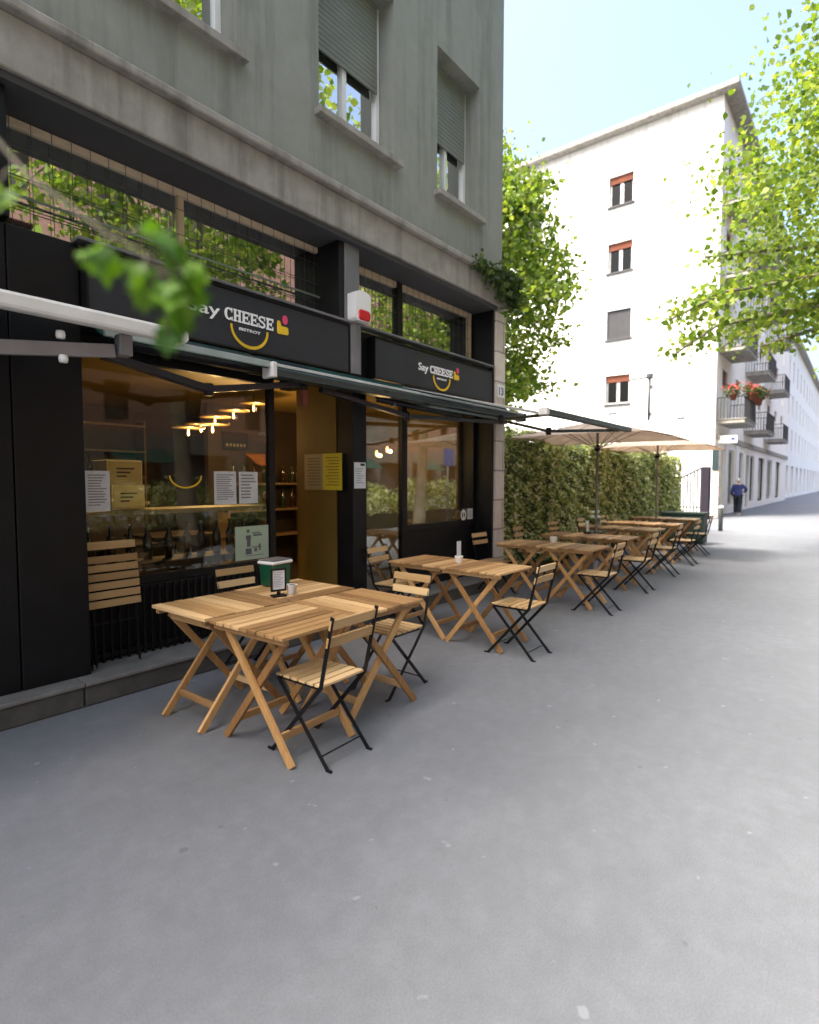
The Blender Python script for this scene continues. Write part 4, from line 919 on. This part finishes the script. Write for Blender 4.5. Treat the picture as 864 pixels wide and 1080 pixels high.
# ------------------------------------------------------------------ inside the bistro
t = MB().box(1.62, 3.34, 4.45, 4.85, 1.255, 1.295).build('window_shelf', M['shelfwood'], bevel=.004); tag(t, 'wooden shelf running behind the first shop window', 'shelf')
def crate(x0, x1, y, z0, z1, label):
    t = empty('wooden_box', ((x0+x1)/2, y+.14, z0), 0, label, 'box', 'wooden boxes stacked on the window shelf'); w = (x1-x0)/2; h = z1-z0
    MB().box(-w, w, -.13, .13, 0, h).build('body', M['crate'], t, bevel=.003)
    MB().box(-w+.012, w-.012, -.136, -.1305, .012, h-.012).build('front_panel', M['crate'], t, bevel=.002)
    mb = MB()
    for i in range(3): mb.box(-w*.5, w*.5-.03*i, -.1375, -.1362, h*.62-i*.03, h*.62-i*.03+.013)
    mb.build('printed_mark', M['darkwall'], t)
crate(1.935, 2.195, 4.55, 1.297, 1.495, 'lower wooden wine box on the window shelf')
crate(1.905, 2.18, 4.55, 1.497, 1.69, 'upper wooden wine box on the window shelf, stacked on the lower one')
def sheet(name, x0, x1, z0, z1, y, mat, label, lines=9, cat='notice', group='paper notices stuck inside the shop windows', ink='greyarm', facing='y'):
    t = empty(name, ((x0+x1)/2, y, z0), 0, label, cat, group); w = (x1-x0)/2; h = z1-z0
    MB().box(-w, w, -.0015, .0015, 0, h).build('sheet', M[mat], t)
    mb = MB(); r = random.Random(int(x0*100))
    for i in range(lines):
        z = h*(.9-.8*i/lines); mb.box(-w*.8, w*r.uniform(.1, .8), -.0028, -.0017, z-h*.25/lines, z+h*.1/lines)
    if lines: mb.build('printed_text', M[ink], t)
    return t
sheet('notice', 1.68, 1.85, 1.30, 1.60, 4.388, 'paper', 'white printed notice on the first window next to the left pillar', 12)
sheet('notice', 2.72, 2.94, 1.32, 1.61, 4.388, 'paper', 'white printed notice on the first window, left one of the pair by the door frame', 12)
sheet('notice', 2.97, 3.17, 1.32, 1.61, 4.388, 'paper', 'white printed notice on the first window, right one of the pair by the door frame', 8)
t = sheet('poster', 2.92, 3.285, .80, 1.11, 4.388, 'postergreen', 'pale green drawing poster low in the corner of the first window', 0, 'poster')
mb = MB()
for (a, b_, c, d) in ((-.06, -.03, .25, .28), (-.07, -.015, .19, .225), (-.06, -.02, .12, .19), (-.075, -.01, .05, .105), (0, .09, .24, .25), (.01, .11, .215, .232), (-.01, .10, .11, .118), (.02, .05, .07, .105), (.07, .09, .08, .14), (-.07, .12, .035, .04)): mb.box(a, b_, -.0026, -.0017, c, d)
mb.build('drawing', M['ink'], t)
t = empty('smile_decal', (2.46, 4.39, 1.47), 0, 'thin yellow smile arc stuck on the first window', 'decal')
mb = MB(); ribbon(mb, arcpts(0, .10, .14, .10, 180, 360, 18), .012, -.003, -.0005); mb.build('arc', M['signyellow'], t)
t = empty('menu_sheet', (4.12, 4.53, 1.43), 0, 'yellow menu sheet with a painted grey reflection hanging on the ochre door reveal', 'menu')
MB().box(-.006, 0, -.29, .0, 0, .39).build('yellow_half', M['yellow'], t)
MB().box(-.006, 0, .001, .30, 0, .39).build('reflection_half', M['reflchalk'], t)  # reflection on the yellow sheet, painted as a grey half
mb = MB()
for i in range(10): mb.box(-.0075, -.0062, -.25, -.05-.02*(i % 3), .34-i*.032, .348-i*.032); mb.box(-.0075, -.0062, .04, .26-.03*(i % 2), .34-i*.032, .348-i*.032)
mb.build('printed_text', M['ochre'], t)
t = empty('pillar_notice', (4.225, 4.085, 1.45), 0, 'white printed notice with a green heading on the narrow black pillar', 'notice')
MB().box(-.085, .085, -.004, .0, 0, .27).build('sheet', M['paper'], t)
MB().box(.005, .07, -.0055, -.0042, .235, .26).build('green_heading', M['greenpaint'], t)
mb = MB()
for i in range(7): mb.box(-.065, .05-.02*(i % 3), -.0055, -.0042, .20-i*.024, .207-i*.024)
mb.build('printed_text', M['greyarm'], t)
t = empty('round_sticker', (6.60, 4.362, 1.0), 0, 'white ring sticker low on the second window', 'sticker')
mb = MB(); ribbon(mb, arcpts(0, .05, .055, .06, 0, 360, 20), .03, -.003, -.0005); mb.box(-.01, .01, -.0035, -.0005, .0, .10); mb.build('ring', M['ceramic'], t)
t = empty('card_sticker', (6.77, 4.362, .985), 0, 'white card sticker in the lower right corner of the second window', 'sticker')
MB().box(-.07, .07, -.003, -.0005, 0, .15).build('card', M['paper'], t)
mb = MB()
for i in range(4): mb.box(-.05, .045-.02*(i % 2), -.0042, -.0032, .11-i*.026, .118-i*.026)
mb.build('printed_text', M['greyarm'], t)
# pendant lamps
LG = 'warm bulb pendants glowing inside the bistro'
plabs = ['glowing pendant bulb nearest the door frame in the first window', 'second glowing pendant bulb from the door frame', 'third glowing pendant bulb from the door frame', 'upper of the two glowing bulbs close together mid window', 'lower of the two glowing bulbs close together mid window', 'leftmost glowing pendant bulb in the first window', 'left small bulb glowing over the ochre wall right of the pillar', 'right bulb glowing against the ochre wall by the window mullion']
for i, (x, y, z) in enumerate([(4.40, 6.15, 2.47), (4.2, 6.3, 2.37), (4.06, 6.5, 2.29), (3.95, 6.65, 2.2), (3.7, 5.98, 2.14), (3.69, 6.5, 2.13), (6.05, 5.5, 1.93), (6.28, 5.5, 2.0)]):
    t = empty('pendant_lamp', (x, y, z), 0, plabs[i], 'lamp', LG)
    MB().lathe([(.003, -.045), (.010, -.038), (.014, -.02), (.011, .01), (.008, .035), (.008, .04)], n=14).build('bulb', M['bulb'], t, True)
    MB().lathe([(.014, .041), (.014, .075), (.005, .082)], n=12).build('socket', M['blackmetal'], t, True)
    MB().tube([(0, 0, .082), (0, 0, 2.655-z)], .003, 5).build('cord', M['blackmetal'], t)
    if i < 6: MB().lathe([(.19, .05), (.2, .055), (.2, .066), (.02, .075), (.018, .07)], n=28).build('disc_shade', M['shelfwood'], t, True)
    l = bpy.data.lights.new('bulb_light', 'POINT'); l.energy = 2.8 if i < 6 else 3.0; l.color = (1, .58, .22); l.shadow_soft_size = .03
    lo = bpy.data.objects.new('bulb_light', l); C.objects.link(lo); lo.parent = t; lo.location = (0, -.07, -.03)
t = empty('ceiling_spot', (2.05, 5.1, 2.62), 0, 'small ceiling spot glowing above the wooden boxes in the first window', 'lamp')
MB().lathe([(.04, 0), (.05, .0), (.05, .039), (.04, .039)], n=16).build('housing', M['blackmetal'], t, True); MB().lathe([(.036, .004), (.001, .003)], n=16).build('lens', M['uplight'], t)
l = bpy.data.lights.new('spot_light', 'SPOT'); l.energy = 30; l.color = (1, .72, .34); l.spot_size = R(75); l.spot_blend = .7; l.shadow_soft_size = .03
lo = bpy.data.objects.new('spot_light', l); C.objects.link(lo); lo.parent = t; lo.location = (0, 0, -.01); lo.rotation_euler = (R(-18), 0, 0)
# bar counter and back shelf with bottles
t = empty('bar_counter', (2.3, 7.6, .172), 0, 'dark wooden bar counter deep inside the bistro', 'counter')
MB().box(-1.9, 1.2, -.3, .3, 0, 1.05).build('body', M['darkwall'], t, bevel=.01)
MB().box(-1.95, 1.25, -.36, .36, 1.052, 1.09).build('top', M['shelfwood'], t, bevel=.006)
t = empty('bottle_rack', (2.4, 9.0, .172), 0, 'tall wooden wall rack behind the bar counter', 'shelf')
mb = MB()
for z in (1.0, 1.4, 1.8, 2.2): mb.box(-2.2, 1.9, -.15, .15, z, z+.03)
for x in (-2.2, -1.2, -.2, .8, 1.87): mb.box(x, x+.03, -.148, .148, .0, 2.3)
mb.build('frame', M['shelfwood'], t, bevel=.003)
BG = 'bottles lined up inside the bistro'
bp = None
def bottle(x, y, z, m_, label, s=1.0):
    o_ = MB().lathe([(.03*s, 0), (.037*s, .006), (.037*s, .17*s), (.03*s, .2*s), (.014*s, .235*s), (.013*s, .29*s), (.015*s, .292*s), (.015*s, .305*s)], n=12).build('bottle', M[m_], None, True, loc=(x, y, z)); tag(o_, label, 'bottle', BG)
    return o_
b0 = bottle(1.0, 8.97, 1.203, 'bottle', 'dark bottle standing on the wall rack behind the bar')
for k in range(34):
    c = b0.copy(); C.objects.link(c); row = k//12; c.location = (.6 + (k % 12)*.29 + rnd.uniform(-.03, .03), 8.97, (1.203, 1.603, 2.003)[row])
b1 = bottle(1.8, 4.66, .86, 'bottlered', 'amber bottle on the low rack under the window shelf')
for k in range(9):
    c = b1.copy(); C.objects.link(c); c.location = (1.98+k*.155+rnd.uniform(-.02, .02), 4.68+rnd.uniform(-.04, .04), .86)
t = MB().box(1.66, 3.32, 4.52, 4.85, .80, .858).build('low_rack', M['darkwall'], bevel=.004); tag(t, 'low wooden rack inside the first window carrying a row of amber bottles', 'shelf')
t = empty('wall_shelf', (5.2, 7.2, .172), 0, 'warm lit wooden wall shelf seen through the entrance behind the door reveal', 'shelf')
mb = MB()
for z in (.5, .9, 1.3): mb.box(-.6, .9, -.14, .14, z, z+.03)
for x in (-.6, .1, .87): mb.box(x, x+.03, -.138, .138, 0, 1.5)
mb.build('frame', M['shelfwood'], t, bevel=.003)
for k in range(14):
    c = (b0 if k % 3 else b1).copy(); C.objects.link(c); c.location = (4.75+(k % 7)*.18, 7.15, (1.103, 1.503)[k//7]); c['label'] = 'bottle on the warm lit wall shelf behind the entrance'
# pantry board and framed pictures
t = empty('chalkboard', (4.95, 7.39, 2.0), 0, 'black chalkboard with a line of lettering above the lamps behind the door', 'board'); MB().box(-.22, .22, -.02, 0, 0, .26).build('board', M['black'], t, bevel=.004)
mb = MB()
for k in range(6): mb.box(-.17+k*.06, -.135+k*.06, -.022, -.0202, .05, .09)
mb.build('lettering', M['reflchalk'], t)
for k, (x, z) in enumerate(((7.35, 2.2), (7.62, 2.2))): pass
FRG = 'small framed pictures on the ochre wall'
for k, (x, lab) in enumerate(((5.25, 'left small framed picture on the ochre wall behind the mullion'), (5.55, 'right small framed picture on the ochre wall behind the mullion'))):
    t = empty('picture_frame', (x+1.1, 7.39, 2.15), 0, lab, 'picture', FRG)
    MB().box(-.1, .1, -.02, 0, 0, .32).build('frame', M['blackmetal'], t, bevel=.004); MB().box(-.05, .05, -.024, -.0205, .08, .24).build('picture', M['paper'], t)
# uplight on the reveal
t = empty('uplight', (4.06, 4.9, .172), 0, 'small floor uplight glowing against the ochre door reveal', 'lamp')
MB().lathe([(.035, 0), (.04, .005), (.04, .03), (.034, .03)], n=16).build('housing', M['blackmetal'], t, True); MB().lathe([(.032, .031), (.001, .032)], n=16).build('lens', M['uplight'], t)
l = bpy.data.lights.new('uplight_light', 'SPOT'); l.energy = 5; l.color = (1, .62, .15); l.spot_size = R(50); l.spot_blend = .8; l.shadow_soft_size = .02
lo = bpy.data.objects.new('uplight_light', l); C.objects.link(lo); lo.parent = t; lo.location = (-.0, 0, .045); lo.rotation_euler = (R(180), R(-12), 0)
# indoor dining tables and stools, dim behind the glass
IG = 'dark dining tables inside the bistro'
def dtable(x, y, lab):
    t = empty('dining_table', (x, y, .172), 0, lab, 'table', IG); MB().box(-.4, .4, -.35, .35, .72, .75).build('tabletop', M['darkwall'], t, bevel=.006)
    MB().tube([(0, 0, .02), (0, 0, .72)], .04, 10).build('pedestal', M['blackmetal'], t, True); MB().lathe([(.25, 0), (.25, .015), (.04, .03)], n=20).build('foot', M['blackmetal'], t, True)
dtable(2.3, 5.7, 'dark pedestal table inside behind the left part of the first window'); dtable(3.3, 6.2, 'dark pedestal table inside behind the right part of the first window')

# ------------------------------------------------------------------ near hanging twig (blurred leaves at upper left)
tw = empty('hanging_twig', (.6, 1.13, 1.95), 0, 'blurred plane twig hanging close to the viewer in front of the first sign', 'branch'); off = W(tw)
spine = [Vector((-.75, -1.0, 4.2)), Vector((-.5, -.1, 3.0)), Vector((-.2, .35, 2.4)), Vector((0.162, 0.828, 1.998)), Vector((0.229, 0.734, 1.862)), Vector((0.279, 0.666, 1.799)), Vector((0.311, 0.625, 1.770)), Vector((0.322, 0.609, 1.747)), Vector((0.323, 0.605, 1.710))]
mb = MB().tube(spine, [.012, .008, .005, .003, .0024, .002, .0017, .0013, .001], 7)
LB = []
rt_ = Vector((.629, -.777, 0)); upv = Vector((0, 0, 1)); fwv = Vector((.777, .629, 0))
ctr = Vector((0.3141, 0.6150, 1.7068))
def q(px, py, dz=0): return ctr + rt_*((px-159)*0.001051) + upv*((338-py)*0.001051) + fwv*dz
stalks = [((150, 278), (150, 300)), ((160, 288), (178, 308)), ((172, 312), (170, 345)), ((150, 277), (188, 285)), ((172, 318), (174, 350)), ((172, 305), (164, 332)), ((118, 262), (118, 285)), ((105, 256), (106, 278)), ((168, 295), (178, 318)), ((172, 315), (178, 335)), ((165, 290), (190, 306)), ((150, 280), (158, 312)), ((172, 325), (170, 362)), ((140, 272), (170, 262)), ((120, 262), (146, 250)), ((130, 268), (138, 290)), ((168, 298), (165, 322)), ((172, 320), (182, 328)), ((10, 190), (6, 220)), ((150, 277), (160, 262)), ((168, 296), (186, 296)), ((172, 310), (184, 316))]
rr = random.Random(5); leaves = []
for (a, b_) in stalks:
    dz = rr.uniform(-.035, .035); A = q(*a); B = q(*b_, dz); mb.tube([A, A.lerp(B, .5)+Vector((0, 0, .004)), B], .0009, 5); leaves.append((A, B))
mb.build('stems', M['bark'], tw, True, loc=off)
mb = MB()
prof = [(0, 0), (.2, .06), (.42, -.02), (.38, .2), (.66, .36), (.44, .44), (.42, .6), (.2, .6), (0, 1.0), (-.2, .6), (-.42, .6), (-.44, .44), (-.66, .36), (-.38, .2), (-.42, -.02), (-.2, .06)]
for (A, B) in leaves:
    for k in range(2):
        d = ((B-A).normalized()*.7 + Vector((rr.gauss(0, .3), rr.gauss(0, .3), -.5+rr.gauss(0, .2)))).normalized()
        nrm = Vector((rr.gauss(-.4, .5), rr.gauss(-.5, .5), rr.gauss(.6, .4))); nrm = (nrm - d*nrm.dot(d)).normalized(); h = d.cross(nrm); s = rr.uniform(.025, .038)
        base = B if k == 0 else A.lerp(B, .75)
        vs = [base + d*(y*s) + h*(x*s) + nrm*(abs(x)*s*.22 - y*y*s*.15) for x, y in prof] + [base + d*(.45*s) - nrm*(.02*s)]
        n = len(prof); mb.add(vs, [(i, (i+1) % n, n) for i in range(n)])
M['leaf_near'] = leafmat('near_plane_leaf', [(.03, .10, .008), (.07, .18, .012), (.12, .24, .02)], .5)
mb.build('leaves', M['leaf_near'], tw, True, loc=off)

# ------------------------------------------------------------------ people
def skin(name, chains, mat, parent, sub=2):
    """chains: list of polylines [(x,y,z,rx,ry)...]; first vertex of first chain is the root; later chains start at a named earlier vertex by equal coords"""
    vs = []; es = []; rad = []
    idx = {}
    for chn in chains:
        prev = None
        for p in chn:
            key = tuple(round(c, 4) for c in p[:3])
            if key not in idx: idx[key] = len(vs); vs.append(p[:3]); rad.append((p[3], p[4] if len(p) > 4 else p[3]))
            i = idx[key]
            if prev is not None: es.append((prev, i))
            prev = i
    me = bpy.data.meshes.new(name); me.from_pydata(vs, es, []); o_ = bpy.data.objects.new(name, me); C.objects.link(o_)
    o_.modifiers.new('skin', 'SKIN'); sv = me.skin_vertices[0].data
    for i, r_ in enumerate(rad): sv[i].radius = r_; sv[i].use_root = (i == 0)
    s = o_.modifiers.new('sub', 'SUBSURF'); s.levels = sub; s.render_levels = sub
    bpy.context.view_layer.update()
    m2 = bpy.data.meshes.new_from_object(o_.evaluated_get(bpy.context.evaluated_depsgraph_get())); bpy.data.objects.remove(o_)
    m2.name = name; m2.materials.clear(); m2.materials.append(mat)
    for p in m2.polygons: p.use_smooth = True
    o2 = bpy.data.objects.new(name, m2); C.objects.link(o2); o2.parent = parent; return o2
M['skin'] = paint('skin', (.55, .34, .25), .5, var=.06); M['hair_white'] = paint('white_hair', (.75, .73, .70), .6, var=.1, scale=30, bump=.4, bscale=80)
M['navy'] = paint('navy_cloth', (.03, .045, .17), .85, var=.25, scale=6); M['darktrouser'] = paint('dark_trousers', (.012, .02, .03), .85, var=.2)
M['mauve'] = paint('mauve_cloth', (.25, .12, .17), .85, var=.2); M['hair_dark'] = paint('brown_hair', (.06, .035, .02), .6, var=.2, scale=30); M['shoe'] = paint('pale_shoes', (.4, .38, .36), .6); M['trouser_grey'] = paint('grey_trousers', (.12, .12, .13), .85)
def person(loc, rz, label, coat, trousers, hair, stride, armbend):
    t = empty('person', loc, rz, label, 'person')          # faces +y
    st = stride
    hipL, hipR = (-.085, 0, .86), (.085, 0, .86)
    legL = [(0, 0, .92, .13, .11), (*hipL, .095), (-.09, st*.55, .47, .062), (-.09, st*.5-.05, .25, .055), (-.09, st*.6-.08, .08, .042), (-.09, st*.6+.05, .035, .04, .03), (-.095, st*.6+.12, .03, .035, .022)]
    legR = [(0, 0, .92, .13, .11), (*hipR, .095), (.09, -st*.25, .47, .062), (.09, -st*.65, .26, .055), (.09, -st*.85, .10, .042), (.09, -st*.85+.10, .04, .04, .03), (.095, -st*.85+.17, .03, .035, .022)]
    torso = [(0, 0, .92, .13, .11), (0, .01, 1.08, .13, .10), (0, .02, 1.26, .15, .10), (0, .02, 1.36, .12, .085), (0, .035, 1.43, .05, .05), (0, .05, 1.49, .05, .055), (0, .065, 1.56, .072, .09), (0, .06, 1.63, .062, .08)]
    aL = [(0, .02, 1.36, .12, .085), (-.17, .02, 1.34, .055), (-.24, -.02, 1.10, .042), (-.25, .07, .90, .034), (-.25, .09, .83, .03), (-.245, .11, .76, .026, .014)]
    if armbend: aR = [(0, .02, 1.36, .12, .085), (.17, .02, 1.34, .055), (.34, -.06, 1.16, .042), (.24, .12, 1.04, .034), (.19, .17, 1.02, .03), (.14, .2, 1.02, .026, .014)]
    else: aR = [(0, .02, 1.36, .12, .085), (.17, .02, 1.34, .055), (.23, .04, 1.10, .042), (.24, .14, .90, .034), (.24, .17, .83, .03), (.235, .19, .76, .026, .014)]
    b = skin('body', [torso, legL, legR, aL, aR], M['skin'], t)
    g = lambda chn, k, a, c: [(p[0], p[1], p[2], p[3]+k, (p[4] if len(p) > 4 else p[3])+k) for p in chn[a:c]]
    skin('coat', [[(0, 0, .70, .20, .17)] + g(torso, .055, 0, 3) + g(torso, .035, 3, 4), g(aL, .03, 0, 4), g(aR, .03, 0, 4)], coat, t)
    skin('trousers', [g(legL, .035, 0, 5), g(legR, .035, 0, 5)], trousers, t)
    for lg in (legL, legR):
        x, y = lg[5][0], lg[5][1]; z = lg[5][2]-.035
        MB().prism([(-.045, 0), (.045, 0), (.045, .06), (.02, .085), (-.02, .085), (-.045, .06)], y-.12, y+.13).build('shoe', M['shoe'], t, bevel=.015, loc=(x, 0, max(0, z)))
    mb = MB(); bm = bmesh.new(); bmesh.ops.create_uvsphere(bm, u_segments=18, v_segments=12, radius=1)
    for v in bm.verts:
        v.co = Vector((v.co.x*.088, v.co.y*.105 + .045, v.co.z*.105+1.605))
        if v.co.y > .10 and v.co.z < 1.63: v.co.y = .10
        if v.co.z < 1.53: v.co.z = 1.53
    me = bpy.data.meshes.new('hair'); bm.to_mesh(me); bm.free(); me.materials.append(hair)
    for p in me.polygons: p.use_smooth = True
    ho = bpy.data.objects.new('hair', me); C.objects.link(ho); ho.parent = t
    # face: eyes, nose, mouth and ears on the far side
    mb = MB()
    for s in (-1, 1): mb.lathe([(.001, .011), (.009, .007), (.011, 0), (.009, -.007), (.001, -.011)], (s*.03, .137, 1.585), 10)
    mb.build('eyes', M['ceramic'], t, True)
    MB().prism([(-.014, 1.545), (.014, 1.545), (.006, 1.585), (-.006, 1.585)], .13, .165).build('nose', M['skin'], t, bevel=.005)
    MB().box(-.022, .022, .135, .146, 1.518, 1.526).build('mouth', M['mauve'], t, bevel=.002)
    for s in (-1, 1):
        MB().box(s*.078-.008, s*.078+.008, .05, .085, 1.54, 1.60).build('ear', M['skin'], t, bevel=.007)
    # hands with five fingers
    for arm in (aL, aR):
        w = Vector(arm[4][:3]); e = Vector(arm[5][:3]); d = (e-w).normalized(); sd = d.cross(Vector((1, 0, 0))).normalized() if abs(d.x) < .8 else d.cross(Vector((0, 0, 1))).normalized()
        mb = MB()
        for k in range(4):
            f0 = e + sd*((k-1.5)*.017); ln = (.052, .062, .058, .046)[k]; pn = d.cross(sd)
            mb.tube([f0-d*.03, f0+d*ln*.5, f0+d*ln*.85+pn*.012, f0+d*ln+pn*.03], [.009, .0085, .0075, .006], 7)
        f0 = w.lerp(e, .4) + sd*.025; mb.tube([f0, f0+sd*.022+d*.018, f0+sd*.028+d*.048], [.011, .01, .007], 7)
        mb.build('fingers', M['skin'], t, True)
    return t
person((29.4, 4.42, 0), R(-86), 'elderly person with white hair in a navy coat and dark trousers walking away', M['navy'], M['darktrouser'], M['hair_white'], .30, True)

# ------------------------------------------------------------------ light, sky, camera
SUN_EL = 56; dx, dy = .86, -.51
w = bpy.data.worlds.new('World'); scene.world = w; w.use_nodes = True; t = w.node_tree; t.nodes.clear()
sky = t.nodes.new('ShaderNodeTexSky'); sky.sky_type = 'NISHITA'; sky.sun_disc = False; sky.sun_elevation = R(SUN_EL); sky.sun_rotation = math.atan2(-dx, -dy); sky.air_density = 1.0; sky.dust_density = 8.0; sky.ozone_density = 1.0
bg = t.nodes.new('ShaderNodeBackground'); bg.inputs[1].default_value = .15; ow = t.nodes.new('ShaderNodeOutputWorld')
t.links.new(sky.outputs[0], bg.inputs[0]); t.links.new(bg.outputs[0], ow.inputs[0])
sl = bpy.data.lights.new('sun', 'SUN'); sl.energy = 1.7; sl.angle = R(12); sl.color = (1, .94, .85)
so = bpy.data.objects.new('sun', sl); C.objects.link(so)
dvec = Vector((dx*math.cos(R(SUN_EL)), dy*math.cos(R(SUN_EL)), -math.sin(R(SUN_EL))))
so.rotation_euler = dvec.to_track_quat('-Z', 'Y').to_euler(); so.location = (0, 0, 30)
cam = bpy.data.cameras.new('camera'); co = bpy.data.objects.new('camera', cam); C.objects.link(co)
co.location = (0, 0, 1.52); co.rotation_euler = (R(90-3.1045), 0, R(38.972-90))
cam.sensor_fit = 'HORIZONTAL'; cam.sensor_width = 36; cam.lens = 36*590/864; cam.clip_end = 2000; cam.clip_start = .05
cam.dof.use_dof = True; cam.dof.focus_distance = 3.8; cam.dof.aperture_fstop = 1.9
scene.camera = co
scene.view_settings.view_transform = 'Standard'; scene.view_settings.look = 'None'; scene.view_settings.exposure = 2.12; scene.view_settings.gamma = 1
